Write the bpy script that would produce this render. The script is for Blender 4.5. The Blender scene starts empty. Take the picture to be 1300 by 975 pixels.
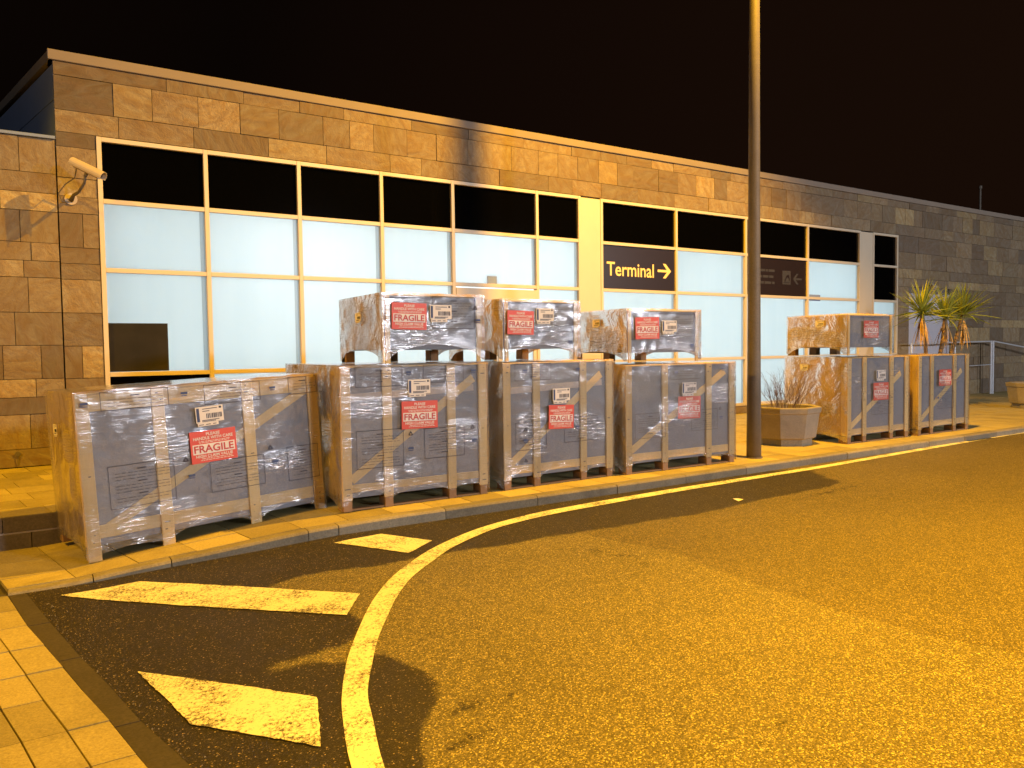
import bpy, bmesh, math, random
import numpy as np
from mathutils import Vector, Matrix, noise

S = bpy.context.scene
COL = S.collection

# ------------------------------------------------------------------ camera
cam_d = bpy.data.cameras.new("camera"); cam = bpy.data.objects.new("camera", cam_d)
COL.objects.link(cam); S.camera = cam
cam_d.sensor_width = 36.0; cam_d.lens = 950 / 1300 * 36
cam_d.clip_start = .05; cam_d.clip_end = 800
def cam_axes(p, r, y):
    f = Vector((-math.sin(y) * math.cos(p), math.cos(y) * math.cos(p), -math.sin(p)))
    rt = Vector((math.cos(y), math.sin(y), 0)); up = rt.cross(f)
    c, s = math.cos(r), math.sin(r)
    return c * rt + s * up, -s * rt + c * up, f
R_, U_, F_ = cam_axes(math.radians(2.659), math.radians(-.783), math.radians(-32.396))
cam.matrix_world = Matrix(((R_.x, U_.x, -F_.x, 0), (R_.y, U_.y, -F_.y, 0), (R_.z, U_.z, -F_.z, 1.62), (0, 0, 0, 1)))

# ------------------------------------------------------------------ night sky
W = bpy.data.worlds.new("World"); S.world = W; W.use_nodes = True
wn = W.node_tree; wn.nodes.clear()
wo = wn.nodes.new('ShaderNodeOutputWorld'); bg = wn.nodes.new('ShaderNodeBackground')
tc = wn.nodes.new('ShaderNodeTexCoord'); sx = wn.nodes.new('ShaderNodeSeparateXYZ')
mx = wn.nodes.new('ShaderNodeMapRange'); mx.inputs['From Min'].default_value = .2; mx.inputs['From Max'].default_value = 1.0
nz = wn.nodes.new('ShaderNodeTexNoise'); nz.inputs['Scale'].default_value = 1.6; nz.inputs['Detail'].default_value = 3
ad = wn.nodes.new('ShaderNodeMath'); ad.operation = 'MULTIPLY_ADD'; ad.inputs[1].default_value = .35
cr = wn.nodes.new('ShaderNodeValToRGB')
cr.color_ramp.elements[0].color = (.0016, .0009, .0006, 1); cr.color_ramp.elements[1].color = (.0085, .0036, .0018, 1)
cr.color_ramp.elements[0].position = .1; cr.color_ramp.elements[1].position = 1.0
wn.links.new(tc.outputs['Generated'], sx.inputs[0]); wn.links.new(sx.outputs['X'], mx.inputs['Value'])
wn.links.new(tc.outputs['Generated'], nz.inputs['Vector']); wn.links.new(nz.outputs['Fac'], ad.inputs[0]); wn.links.new(mx.outputs[0], ad.inputs[2])
wn.links.new(ad.outputs[0], cr.inputs[0]); wn.links.new(cr.outputs[0], bg.inputs['Color']); bg.inputs['Strength'].default_value = 1.0
wn.links.new(bg.outputs[0], wo.inputs[0])

# ------------------------------------------------------------------ lamps
SODIUM = (1.0, .49, .006)
def lamp(name, typ, loc, energy, color, radius=.12, aim=None, size=170, blend=.3):
    d = bpy.data.lights.new(name, typ); d.energy = energy; d.color = color
    d.shadow_soft_size = radius
    o = bpy.data.objects.new(name, d); COL.objects.link(o); o.location = loc
    if typ == 'SPOT':
        d.spot_size = math.radians(size); d.spot_blend = blend
        o.rotation_euler = Vector(aim).to_track_quat('-Z', 'Y').to_euler()
    return o
POLE = (8.20, 6.80, .10)
lamp("street_lamp_light", 'SPOT', (8.60, 5.72, 10.4), 10800, SODIUM, .06, (-.46, .05, -.88), 168, .20)
lamp("left_street_light", 'SPOT', (-6.5, 5.6, 8.6), 4600, SODIUM, .12, (.42, 0, -.90), 104, .4)
lamp("road_fill_light", 'SPOT', (5.4, -2.6, 9.4), 12800, SODIUM, .15, (0, .0, -1), 86, .6)  # unseen fill spot, added to brighten the near road
lamp("white_light", 'POINT', (13.5, -20.0, 6.8), 11500, (.92, .93, 1.0), .8)
lamp("glint_fill_light", 'POINT', (27.0, -20.0, 6.8), 9000, (.92, .93, 1.0), .6)  # added out of view to put glints on the third stack's film
lamp("far_left_white_light", 'POINT', (-14.0, -3.0, 6.0), 900, (.90, .93, 1.0), .4)

S.view_settings.view_transform = 'Standard'; S.view_settings.look = 'None'
S.view_settings.exposure = 0; S.view_settings.gamma = 1
S.cycles.max_bounces = 8; S.cycles.transparent_max_bounces = 16
S.cycles.sample_clamp_indirect = 4

# ------------------------------------------------------------------ materials
class NT:
    def __init__(s, name):
        s.m = bpy.data.materials.new(name); s.m.use_nodes = True; s.t = s.m.node_tree; s.t.nodes.clear()
        s.o = s.t.nodes.new('ShaderNodeOutputMaterial')
    def n(s, k, **kw):
        x = s.t.nodes.new('ShaderNode' + k)
        for a, v in kw.items():
            if a.startswith('i_'):
                key = a[2:]; key = int(key) if key.isdigit() else key.replace('_', ' ')
                x.inputs[key].default_value = v
            else: setattr(x, a, v)
        return x
    def l(s, a, b): s.t.links.new(a, b)
    def math(s, op, a, b=None, c=None):
        x = s.n('Math', operation=op)
        for i, v in enumerate((a, b, c)):
            if v is None: continue
            if isinstance(v, (int, float)): x.inputs[i].default_value = v
            else: s.l(v, x.inputs[i])
        return x.outputs[0]
    def ramp(s, fac, stops):
        x = s.n('ValToRGB'); e = x.color_ramp.elements
        while len(e) < len(stops): e.new(.5)
        for i, (p, c) in enumerate(stops):
            e[i].position = p; e[i].color = (*c, 1) if len(c) == 3 else c
        s.l(fac, x.inputs[0]); return x.outputs[0]
    def mix(s, fac, a, b, mode='MIX'):
        x = s.n('Mix', data_type='RGBA', blend_type=mode)
        for sock, v in ((x.inputs[0], fac), (x.inputs[6], a), (x.inputs[7], b)):
            if isinstance(v, (int, float)): sock.default_value = v
            elif isinstance(v, tuple): sock.default_value = (*v, 1)
            else: s.l(v, sock)
        return x.outputs[2]
    def pos(s): return s.n('NewGeometry').outputs['Position']
    def objc(s): return s.n('TexCoord').outputs['Object']
    def map(s, v, scale=(1, 1, 1), rot=(0, 0, 0)):
        x = s.n('Mapping'); x.inputs['Scale'].default_value = scale; x.inputs['Rotation'].default_value = rot
        s.l(v, x.inputs['Vector']); return x.outputs[0]
    def noise(s, v, scale=5, detail=4, rough=.55, dist=0):
        x = s.n('TexNoise'); x.inputs['Scale'].default_value = scale; x.inputs['Detail'].default_value = detail
        x.inputs['Roughness'].default_value = rough; x.inputs['Distortion'].default_value = dist
        s.l(v, x.inputs['Vector']); return x.outputs['Fac']
    def bump(s, h, strength=.3, dist=.01, prev=None):
        x = s.n('Bump'); x.inputs['Strength'].default_value = strength; x.inputs['Distance'].default_value = dist
        s.l(h, x.inputs['Height'])
        if prev is not None: s.l(prev, x.inputs['Normal'])
        return x.outputs[0]
    def bsdf(s, col, rough=.6, bump=None, spec=.5, metal=0, coat=0):
        x = s.n('BsdfPrincipled')
        for k, v in (('Base Color', col), ('Roughness', rough)):
            if isinstance(v, tuple): x.inputs[k].default_value = (*v, 1)
            elif isinstance(v, (int, float)): x.inputs[k].default_value = v
            else: s.l(v, x.inputs[k])
        x.inputs['Specular IOR Level'].default_value = spec; x.inputs['Metallic'].default_value = metal
        x.inputs['Coat Weight'].default_value = coat
        if bump is not None: s.l(bump, x.inputs['Normal'])
        return x.outputs[0]
    def out(s, sh): s.l(sh, s.o.inputs['Surface']); return s.m

def simple(name, col, rough=.6, spec=.5, metal=0, nscale=0, var=.15, bump=0):
    t = NT(name)
    if nscale:
        n = t.noise(t.pos(), nscale, 5, .6)
        c = t.mix(n, tuple(v * (1 - var) for v in col), tuple(min(1, v * (1 + var)) for v in col))
        b = t.bump(n, bump, .01) if bump else None
        return t.out(t.bsdf(c, rough, b, spec, metal))
    return t.out(t.bsdf(col, rough, None, spec, metal))

def m_stone():
    t = NT("sandstone_cladding"); p = t.pos(); r = t.n('ObjectInfo').outputs['Random']
    off = t.n('VectorMath', operation='SCALE'); off.inputs[0].default_value = (37, 11, 53); t.l(r, off.inputs['Scale'])
    pv = t.n('VectorMath', operation='ADD'); t.l(p, pv.inputs[0]); t.l(off.outputs[0], pv.inputs[1]); pv = pv.outputs[0]
    vr = t.n('VectorRotate', rotation_type='Y_AXIS'); t.l(pv, vr.inputs['Vector']); t.l(t.math('MULTIPLY', r, 23.0), vr.inputs['Angle']); pv = vr.outputs[0]
    r2 = t.math('FRACT', t.math('MULTIPLY', r, 17.3))
    base = t.ramp(r, [(0, (0.235, 0.193, 0.145)), (.16, (0.300, 0.248, 0.174)), (.3, (0.260, 0.213, 0.155)), (.42, (0.185, 0.157, 0.125)), (.55, (0.275, 0.228, 0.169)),
                      (.7, (0.315, 0.263, 0.179)), (.82, (0.235, 0.193, 0.150)), (.93, (0.410, 0.340, 0.204)), (1, (0.205, 0.178, 0.150))])
    base = t.mix(1.0, base, t.ramp(r2, [(0, (.66, .655, .66)), (.5, (.90, .90, .90)), (1, (1.10, 1.09, 1.06))]), 'MULTIPLY')
    n1 = t.noise(t.map(pv, (1, 1, 2.2)), 2.6, 5, .6, 1.6)
    n2 = t.noise(pv, 16, 6, .7, .8)
    vein = t.n('TexWave', wave_type='BANDS', bands_direction='DIAGONAL'); vein.inputs['Scale'].default_value = 1.1
    vein.inputs['Distortion'].default_value = 14; vein.inputs['Detail'].default_value = 4; t.l(t.map(pv, (.8, .8, 1.6)), vein.inputs['Vector'])
    c = t.mix(t.ramp(n1, [(.35, (0, 0, 0)), (.65, (1, 1, 1))]), base, t.mix(1.0, base, (.80, .66, .48), 'MULTIPLY'))
    c = t.mix(t.math('MULTIPLY', t.ramp(n2, [(.42, (0, 0, 0)), (.72, (1, 1, 1))]), .5), c, (.15, .11, .08))
    c = t.mix(t.math('MULTIPLY', t.ramp(vein.outputs['Fac'], [(.72, (0, 0, 0)), (.95, (1, 1, 1))]), .25), c, (.17, .11, .07))
    h = t.math('ADD', t.math('MULTIPLY', vein.outputs['Fac'], .35), t.math('ADD', n1, t.math('MULTIPLY', n2, t.math('MULTIPLY', r2, 1.5))))
    return t.out(t.bsdf(c, .82, t.bump(h, .7, .018), .3))

def m_asphalt():
    t = NT("asphalt"); p = t.pos()
    at = lambda k: t.n('Attribute', attribute_name=k).outputs['Fac']
    big = t.noise(p, .55, 4, .6); mid = t.noise(p, 6, 5, .65); fine = t.noise(p, 120, 3, .7)
    v = t.n('TexVoronoi', feature='F1'); v.inputs['Scale'].default_value = 165; t.l(p, v.inputs['Vector'])
    v2 = t.n('TexVoronoi', feature='F1'); v2.inputs['Scale'].default_value = 80; t.l(p, v2.inputs['Vector'])
    edge = t.math('ADD', t.math('MULTIPLY', t.math('SUBTRACT', mid, .5), 1.0), t.math('MULTIPLY', t.math('SUBTRACT', fine, .5), 1.1))
    old = t.mix(big, (.112, .094, .040), (.180, .152, .068))
    seam = t.ramp(t.math('ADD', at('seam'), t.math('MULTIPLY', edge, .3)), [(.45, (0, 0, 0)), (.55, (1, 1, 1))])
    old = t.mix(seam, old, t.mix(1.0, old, (.78, .75, .72), 'MULTIPLY'))
    cells = t.n('SeparateColor'); t.l(v.outputs['Color'], cells.inputs[0])
    speck = t.ramp(cells.outputs[0], [(0, (.35, .34, .32)), (.35, (.75, .74, .72)), (.75, (1.15, 1.15, 1.15)), (.90, (2.2, 2.15, 2.0)), (1, (4.2, 4.1, 3.8))])
    new = t.mix(mid, (.017, .0135, .009), (.032, .026, .017))
    patch = t.ramp(t.math('ADD', at('patch'), t.math('MULTIPLY', edge, .75)), [(.40, (0, 0, 0)), (.60, (1, 1, 1))])
    sn = t.noise(p, 15, 6, .8, .6)
    stain = t.ramp(t.math('ADD', at('stain'), t.math('ADD', t.math('MULTIPLY', t.math('SUBTRACT', sn, .5), 2.2), t.math('MULTIPLY', edge, .4))), [(.62, (0, 0, 0)), (.86, (1, 1, 1))])
    pits = t.ramp(t.noise(p, 3.2, 6, .75, .4), [(.66, (0, 0, 0)), (.72, (1, 1, 1))])
    c = t.mix(speck_f := 1.0, old, speck, 'MULTIPLY')
    c = t.mix(t.math('MULTIPLY', pits, .45), c, (.045, .038, .03))
    nc = t.mix(1.0, new, t.ramp(cells.outputs[0], [(0, (.5, .5, .5)), (.80, (1.2, 1.2, 1.2)), (.93, (2.5, 2.4, 2.3)), (.975, (6, 5.8, 5.2)), (1, (18, 17, 15))]), 'MULTIPLY')
    c = t.mix(t.math('MAXIMUM', patch, t.math('MULTIPLY', stain, .9)), c, nc)
    h = t.math('ADD', t.math('MULTIPLY', v.outputs['Distance'], -1.0), t.math('ADD', t.math('MULTIPLY', fine, .6), t.math('MULTIPLY', v2.outputs['Distance'], -.3)))
    ro = t.math('ADD', .50, t.math('MULTIPLY', mid, .2))
    return t.out(t.bsdf(c, ro, t.bump(h, .5, .005), .3))

def m_paint(name, col):
    t = NT(name); p = t.pos()
    n = t.noise(p, 48, 6, .8, .3); n2 = t.noise(p, 4, 4, .6); n3 = t.noise(p, 110, 3, .7)
    cr_ = t.n('TexVoronoi', feature='DISTANCE_TO_EDGE'); cr_.inputs['Scale'].default_value = 13
    t.l(t.map(p, (1, 1, 1)), cr_.inputs['Vector'])
    wear = t.math('ADD', t.math('ADD', n, t.math('MULTIPLY', n2, .45)), t.math('MULTIPLY', n3, .3))
    f = t.ramp(wear, [(.88, (0, 0, 0)), (.99, (1, 1, 1))])
    crk = t.ramp(cr_.outputs['Distance'], [(0, (1, 1, 1)), (.035, (0, 0, 0))])
    crm = t.ramp(n2, [(.44, (0, 0, 0)), (.60, (1, 1, 1))])
    f = t.math('MAXIMUM', f, t.math('MULTIPLY', crk, crm))
    c = t.mix(n2, tuple(v * .85 for v in col), col)
    c = t.mix(f, c, (.09, .075, .055))
    return t.out(t.bsdf(c, .6, t.bump(n, .3, .004), .4))

def m_concrete(name, a, b, scale=3, grit=45, rough=.8, dark=.5, bumps=.35, rnd=.2):
    t = NT(name); p = t.pos(); r = t.n('ObjectInfo').outputs['Random']
    n = t.noise(p, scale, 6, .65, .4); g = t.noise(p, grit, 4, .7); d = t.noise(p, 1.1, 5, .7, 1.0)
    c = t.mix(n, a, b)
    c = t.mix(1.0, c, t.ramp(g, [(.3, (.72, .72, .72)), (.7, (1.2, 1.2, 1.2))]), 'MULTIPLY')
    c = t.mix(t.math('MULTIPLY', t.ramp(d, [(.5, (0, 0, 0)), (.75, (1, 1, 1))]), dark), c, tuple(v * .35 for v in a))
    c = t.mix(1.0, c, t.ramp(r, [(0, (1 - rnd,) * 3), (1, (1 + rnd,) * 3)]), 'MULTIPLY')
    return t.out(t.bsdf(c, rough, t.bump(t.math('ADD', n, g), bumps, .006), .35))

def m_wood(name, a, b, rough=.65):
    t = NT(name); p = t.objc(); r = t.n('ObjectInfo').outputs['Random']
    off = t.n('VectorMath', operation='SCALE'); off.inputs[0].default_value = (17, 31, 23); t.l(r, off.inputs['Scale'])
    pv = t.n('VectorMath', operation='ADD'); t.l(p, pv.inputs[0]); t.l(off.outputs[0], pv.inputs[1])
    at = t.n('Attribute', attribute_name='grain').outputs['Vector']
    pv2 = t.n('VectorMath', operation='ADD'); t.l(at, pv2.inputs[0]); t.l(off.outputs[0], pv2.inputs[1]); g = pv2.outputs[0]
    n = t.noise(t.map(g, (1.2, 22, 22)), 1.8, 5, .6, .8); n2 = t.noise(t.map(g, (1, 5, 5)), 2.2, 4, .6)
    k = t.n('TexVoronoi', feature='F1'); k.inputs['Scale'].default_value = 3.4; t.l(t.map(g, (1, 2.3, 2.3)), k.inputs['Vector'])
    c = t.mix(n, a, b); c = t.mix(t.math('MULTIPLY', n2, .35), c, tuple(v * .6 for v in a))
    c = t.mix(t.math('MULTIPLY', t.ramp(k.outputs['Distance'], [(.035, (1, 1, 1)), (.07, (0, 0, 0))]), .75), c, (.12, .06, .03))
    c = t.mix(1.0, c, t.ramp(r, [(0, (.80,) * 3), (1, (1.12,) * 3)]), 'MULTIPLY')
    return t.out(t.bsdf(c, rough, t.bump(n, .15, .004), .35))

def m_film(name, gloss, crease, haze, hc, bs, bd):
    t = NT(name); p = t.objc()
    w1 = t.noise(t.map(p, (2.2, 2.2, 26)), 3.0, 5, .55, .35)
    w2 = t.noise(t.map(p, (1, 1, 1)), 3.4, 4, .5, 1.2)
    w3 = t.noise(t.map(p, (5, 5, 2.4), (.2, .5, .3)), 3.2, 6, .68, 2.2)
    msk = t.ramp(t.noise(p, 2.1, 3, .5), [(.46, (.05, .05, .05)), (.66, (1, 1, 1))])
    at = t.n('Attribute', attribute_name='tight').outputs['Fac']; clr = t.math('SUBTRACT', 1.0, t.math('MULTIPLY', t.n('Attribute', attribute_name='clear').outputs['Fac'], .75))
    m = t.math('MAXIMUM', t.math('MULTIPLY', msk, .30), at)
    h = t.math('ADD', t.math('MULTIPLY', w1, m), t.math('ADD', t.math('MULTIPLY', w2, .9), t.math('MULTIPLY', w3, t.math('MULTIPLY_ADD', msk, .28, .02))))
    b = t.bump(h, bs, bd)
    gl = t.n('BsdfGlossy'); gl.inputs['Color'].default_value = (.95, .96, 1, 1); gl.inputs['Roughness'].default_value = .16; t.l(b, gl.inputs['Normal'])
    di = t.n('BsdfDiffuse'); di.inputs['Color'].default_value = (*hc, 1); t.l(b, di.inputs['Normal'])
    tr = t.n('BsdfTransparent'); tr.inputs['Color'].default_value = (.96, .96, .97, 1)
    fr = t.n('Fresnel'); fr.inputs['IOR'].default_value = 1.5; t.l(b, fr.inputs['Normal'])
    creas = t.ramp(w1, [(.54, (0, 0, 0)), (.66, (1, 1, 1))])
    crk = t.ramp(w3, [(.38, (0, 0, 0)), (.62, (1, 1, 1))])
    hz = t.math('ADD', t.math('MULTIPLY', t.math('MULTIPLY', t.math('MULTIPLY_ADD', crk, .9, .3), haze), clr), t.math('MULTIPLY', t.math('MULTIPLY', creas, t.math('MAXIMUM', at, .12)), .45))
    m1 = t.n('MixShader'); t.l(hz, m1.inputs[0]); t.l(tr.outputs[0], m1.inputs[1]); t.l(di.outputs[0], m1.inputs[2])
    m2 = t.n('MixShader'); t.l(t.math('MINIMUM', t.math('ADD', t.math('MULTIPLY_ADD', fr.outputs[0], gloss, .03), t.math('MULTIPLY', t.math('MULTIPLY', creas, at), crease)), .8), m2.inputs[0]); t.l(m1.outputs[0], m2.inputs[1]); t.l(gl.outputs[0], m2.inputs[2])
    return t.out(m2.outputs[0])

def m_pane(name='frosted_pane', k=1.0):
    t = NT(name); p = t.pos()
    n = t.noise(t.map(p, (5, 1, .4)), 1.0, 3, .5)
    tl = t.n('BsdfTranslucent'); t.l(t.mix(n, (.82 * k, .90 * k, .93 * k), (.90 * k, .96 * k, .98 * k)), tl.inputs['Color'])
    gl = t.n('BsdfGlossy'); gl.inputs['Roughness'].default_value = .3
    fr = t.n('Fresnel'); fr.inputs['IOR'].default_value = 1.45
    m = t.n('MixShader'); t.l(fr.outputs[0], m.inputs[0]); t.l(tl.outputs[0], m.inputs[1]); t.l(gl.outputs[0], m.inputs[2])
    return t.out(m.outputs[0])

M = {}
M['stone'] = m_stone(); M['asphalt'] = m_asphalt()
M['paint'] = m_paint("road_paint", (.88, .84, .60))
M['kerb'] = m_concrete("kerb_concrete", (.19, .165, .12), (.30, .265, .19), 4, 60, .8, .65, .4)
M['slab'] = m_concrete("paving_slab", (.30, .245, .10), (.47, .39, .17), 2.6, 70, .75, .55, .4, .24)
M['darkslab'] = m_concrete("worn_gutter_slab", (.042, .034, .024), (.075, .062, .046), 3, 55, .8, .3, .3, .12)
M['riser'] = m_concrete("step_stone", (.12, .10, .09), (.18, .15, .13), 2.2, 50, .8, .3, .3)
M['mortar'] = simple("light_mortar", (.55, .5, .45), .9)
M['base'] = simple("joint_sand", (.06, .05, .04), .95)
M['soil'] = simple("earth", (.05, .035, .025), .95, nscale=20, var=.5, bump=.5)
M['planter'] = m_concrete("planter_concrete", (.25, .21, .155), (.38, .33, .25), 5, 130, .85, .4, .5)
M['frame'] = simple("beige_aluminium", (.62, .54, .42), .42, .5, .0, 3, .06)
M['coping'] = simple("coping_metal", (.24, .20, .165), .85, .2, .0, 2, .12)
M['cladding'] = simple("blue_grey_cladding", (.22, .28, .45), .5, .5, 0, 2, .15)
M['black'] = simple("black_glass", (.0012, .0012, .0012), .05, .15)
M['darkglass'] = simple('dim_clear_glass', (.03, .028, .026), .08, .6, 0, 1.5, .6)
M['sign'] = simple("sign_panel", (.018, .010, .008), .35, .4)
M['signtext'] = simple("sign_lettering", (.90, .68, .26), .5)
M['signdim'] = simple("dim_lettering", (.040, .036, .034), .6)
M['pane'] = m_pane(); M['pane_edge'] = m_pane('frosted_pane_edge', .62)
M['white'] = simple("white_wall_paint", (.85, .87, .88), .8)
M['pole'] = m_concrete("weathered_pole_paint", (.13, .11, .09), (.18, .155, .13), 3, 90, .55, .4, .15)
M['steel'] = simple("stainless_steel", (.70, .73, .80), .35, .7, .35)
M['camera'] = simple("camera_housing", (.50, .42, .33), .45, .5)
M['lens'] = simple("dark_lens", (.01, .008, .02), .1, .8)
M['wood'] = m_wood("pine_board", (.60, .43, .185), (.80, .61, .30))
M['oldwood'] = m_wood("dark_pallet_wood", (.30, .17, .08), (.42, .26, .13), .75)
M['foam'] = simple("grey_foam_board", (.172, .195, .245), .6, .4, 0, 2.5, .10)
M['foamlight'] = simple("pale_foam_strip", (.47, .41, .37), .6, .4, 0, 6, .12)
M['card'] = simple("brown_cardboard", (.50, .33, .12), .65, .4, 0, 3, .2)
M['film'] = m_film('stretch_film', 1.6, .50, .10, (.74, .74, .78), .6, .012); M['filmend_lamp_tint'] = m_film('stretch_film_lamp_tint', .9, .25, .30, (.68, .56, .34), 1.0, .035)  # side film haze tinted gold, painting warm lamp light into clear film
M['ink'] = simple("black_ink", (.05, .05, .07), .7, .2)
M['blue'] = simple("blue_ink", (.07, .10, .22), .7, .2)
M['red'] = simple("red_label", (.64, .065, .03), .45, .5)
M['darkred'] = simple("label_red_letter", (.50, .04, .03), .5)
M['labelwhite'] = simple("label_white", (.80, .74, .68), .5, .4)
M['door'] = simple("grey_door_paint", (.50, .50, .57), .5, .5, 0, 1.5, .08)
M['yleaf'] = simple("yucca_leaf", (.25, .30, .05), .5, .5, 0, 8, .4)
M['ydead'] = simple("dead_leaf", (.55, .36, .14), .8, .3, 0, 10, .4)
M['trunk'] = simple("yucca_trunk", (.20, .13, .07), .9, .2, 0, 30, .5, .6)
M['twig'] = simple("dry_twig", (.15, .09, .05), .8, .3, 0, 20, .4)
M['paper'] = simple("white_paper", (.75, .72, .66), .8)
M['ground'] = simple("dark_ground", (.05, .045, .04), .95, nscale=1, var=.3)
M['roofing'] = simple("roof_felt", (.06, .055, .05), .95)

# ------------------------------------------------------------------ helpers
def link(name, me, mat=None, parent=None, loc=(0, 0, 0), rot=None, scale=None, smooth=False):
    o = bpy.data.objects.new(name, me); COL.objects.link(o)
    if mat is not None and not me.materials: me.materials.append(M[mat])
    if parent is not None: o.parent = parent
    o.location = loc
    if rot is not None: o.rotation_euler = rot
    if scale is not None: o.scale = scale
    if smooth:
        for p in me.polygons: p.use_smooth = True
    return o
def empty(name, loc=(0, 0, 0), rot=(0, 0, 0), parent=None):
    o = bpy.data.objects.new(name, None); COL.objects.link(o); o.location = loc; o.rotation_euler = rot; o.empty_display_size = .1
    if parent is not None: o.parent = parent
    return o
def tag(o, label=None, cat=None, group=None, kind=None):
    if label: o['label'] = label
    if cat: o['category'] = cat
    if group: o['group'] = group
    if kind: o['kind'] = kind
    return o
class MB:
    def __init__(s): s.v = []; s.f = []
    def add(s, vs, fs):
        n = len(s.v); s.v += [tuple(v) for v in vs]; s.f += [tuple(i + n for i in f) for f in fs]; return s
    def box(s, x0, x1, y0, y1, z0, z1, b=0.0):
        if b <= 0:
            vs = [(x, y, z) for z in (z0, z1) for y in (y0, y1) for x in (x0, x1)]
            return s.add(vs, [(0, 2, 3, 1), (4, 5, 7, 6), (0, 1, 5, 4), (2, 6, 7, 3), (0, 4, 6, 2), (1, 3, 7, 5)])
        bm = bmesh.new(); bmesh.ops.create_cube(bm, size=1)
        for v in bm.verts: v.co = Vector(((x0 + x1) / 2 + v.co.x * (x1 - x0), (y0 + y1) / 2 + v.co.y * (y1 - y0), (z0 + z1) / 2 + v.co.z * (z1 - z0)))
        bmesh.ops.bevel(bm, geom=bm.edges[:], offset=b, segments=1, affect='EDGES')
        bm.verts.index_update()
        s.add([v.co[:] for v in bm.verts], [[v.index for v in f.verts] for f in bm.faces]); bm.free(); return s
    def quad(s, a, b, c, d): return s.add([a, b, c, d], [(0, 1, 2, 3)])
    def prism(s, pts, z0, z1):          # pts: xy outline, counter-clockwise
        n = len(pts)
        z0f = z0 if callable(z0) else (lambda x, y: z0); z1f = z1 if callable(z1) else (lambda x, y: z1)
        vs = [(x, y, z0f(x, y)) for x, y in pts] + [(x, y, z1f(x, y)) for x, y in pts]
        return s.add(vs, [tuple(range(n))[::-1], tuple(range(n, 2 * n))] + [(i, (i + 1) % n, n + (i + 1) % n, n + i) for i in range(n)])
    def tube(s, pts, r, seg=8, cap=True):
        rr = r if isinstance(r, (list, tuple)) else [r] * len(pts); P = [Vector(p) for p in pts]; rings = []; up = None
        for i, p in enumerate(P):
            d = (P[min(i + 1, len(P) - 1)] - P[max(i - 1, 0)]).normalized()
            if up is None: up = Vector((0, 0, 1)) if abs(d.z) < .9 else Vector((1, 0, 0))
            a = d.cross(up).normalized(); b = a.cross(d).normalized(); up = b
            rings.append([p + (a * math.cos(2 * math.pi * k / seg) + b * math.sin(2 * math.pi * k / seg)) * rr[i] for k in range(seg)])
        vs = [v for ring in rings for v in ring]; fs = []
        for i in range(len(P) - 1):
            for k in range(seg): fs.append((i * seg + k, i * seg + (k + 1) % seg, (i + 1) * seg + (k + 1) % seg, (i + 1) * seg + k))
        if cap: fs += [tuple(range(seg))[::-1], tuple((len(P) - 1) * seg + k for k in range(seg))]
        return s.add(vs, fs)
    def mesh(s, name): me = bpy.data.meshes.new(name); me.from_pydata(s.v, [], s.f); me.update(); return me
    def build(s, name, mat, parent=None, loc=(0, 0, 0), rot=None, smooth=False):
        return link(name, s.mesh(name), mat, parent, loc, rot, None, smooth)

UNIT = {}
def unit_box(mat):
    if mat not in UNIT:
        me = MB().box(-.5, .5, 0, 1, -.5, .5).mesh(mat + '_block'); me.materials.append(M[mat]); UNIT[mat] = me
    return UNIT[mat]
rng = random.Random(7)

# text helper: font -> mesh, centred, lying in local XZ facing -Y
def text_mesh(body, height, width=None, bold=0.0):
    cu = bpy.data.curves.new('text', 'FONT'); cu.body = body; cu.size = 1; cu.offset = bold; cu.resolution_u = 3
    cu.align_x = 'CENTER'
    o = bpy.data.objects.new('text', cu); COL.objects.link(o)
    bpy.context.view_layer.update()
    me = bpy.data.meshes.new_from_object(o.evaluated_get(bpy.context.evaluated_depsgraph_get()))
    bpy.data.objects.remove(o)
    co = np.array([v.co[:] for v in me.vertices]); mn, mxx = co.min(0), co.max(0)
    sy = height / .7 if False else height / (mxx[1] - mn[1]); sxx = sy if width is None else width / (mxx[0] - mn[0])
    vs = [((c[0] - (mn[0] + mxx[0]) / 2) * sxx, 0, (c[1] - (mn[1] + mxx[1]) / 2) * sy) for c in co]
    fs = [tuple(p.vertices) for p in me.polygons]
    bpy.data.meshes.remove(me)
    return vs, fs

# ------------------------------------------------------------------ ground heights (the left end dips to a dropped kerb)
def zr(x): return float(np.interp(x, [.3, .8, 1.5, 2.2], [-.08, -.055, -.03, 0]))
def zk(x): return float(np.interp(x, [0, .19, .57, .84, 1.17, 1.44, 1.88, 2.3, 2.8], [-.065, -.056, -.02, 0, .02, .043, .076, .09, .1]))
YT = 8.05
def zp(x, y):
    if y < YT: return zk(x) - .036 * max(0, y - 6.48) * float(np.interp(x, [.6, 2.4], [1, 0]))
    return float(np.interp(x, [1.4, 2.7], [.18, .10]))

# ------------------------------------------------------------------ far ground
g = MB().quad((-300, -300, -.45), (300, -300, -.45), (300, 300, -.45), (-300, 300, -.45)).build('ground', 'ground'); tag(g, kind='structure')

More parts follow.
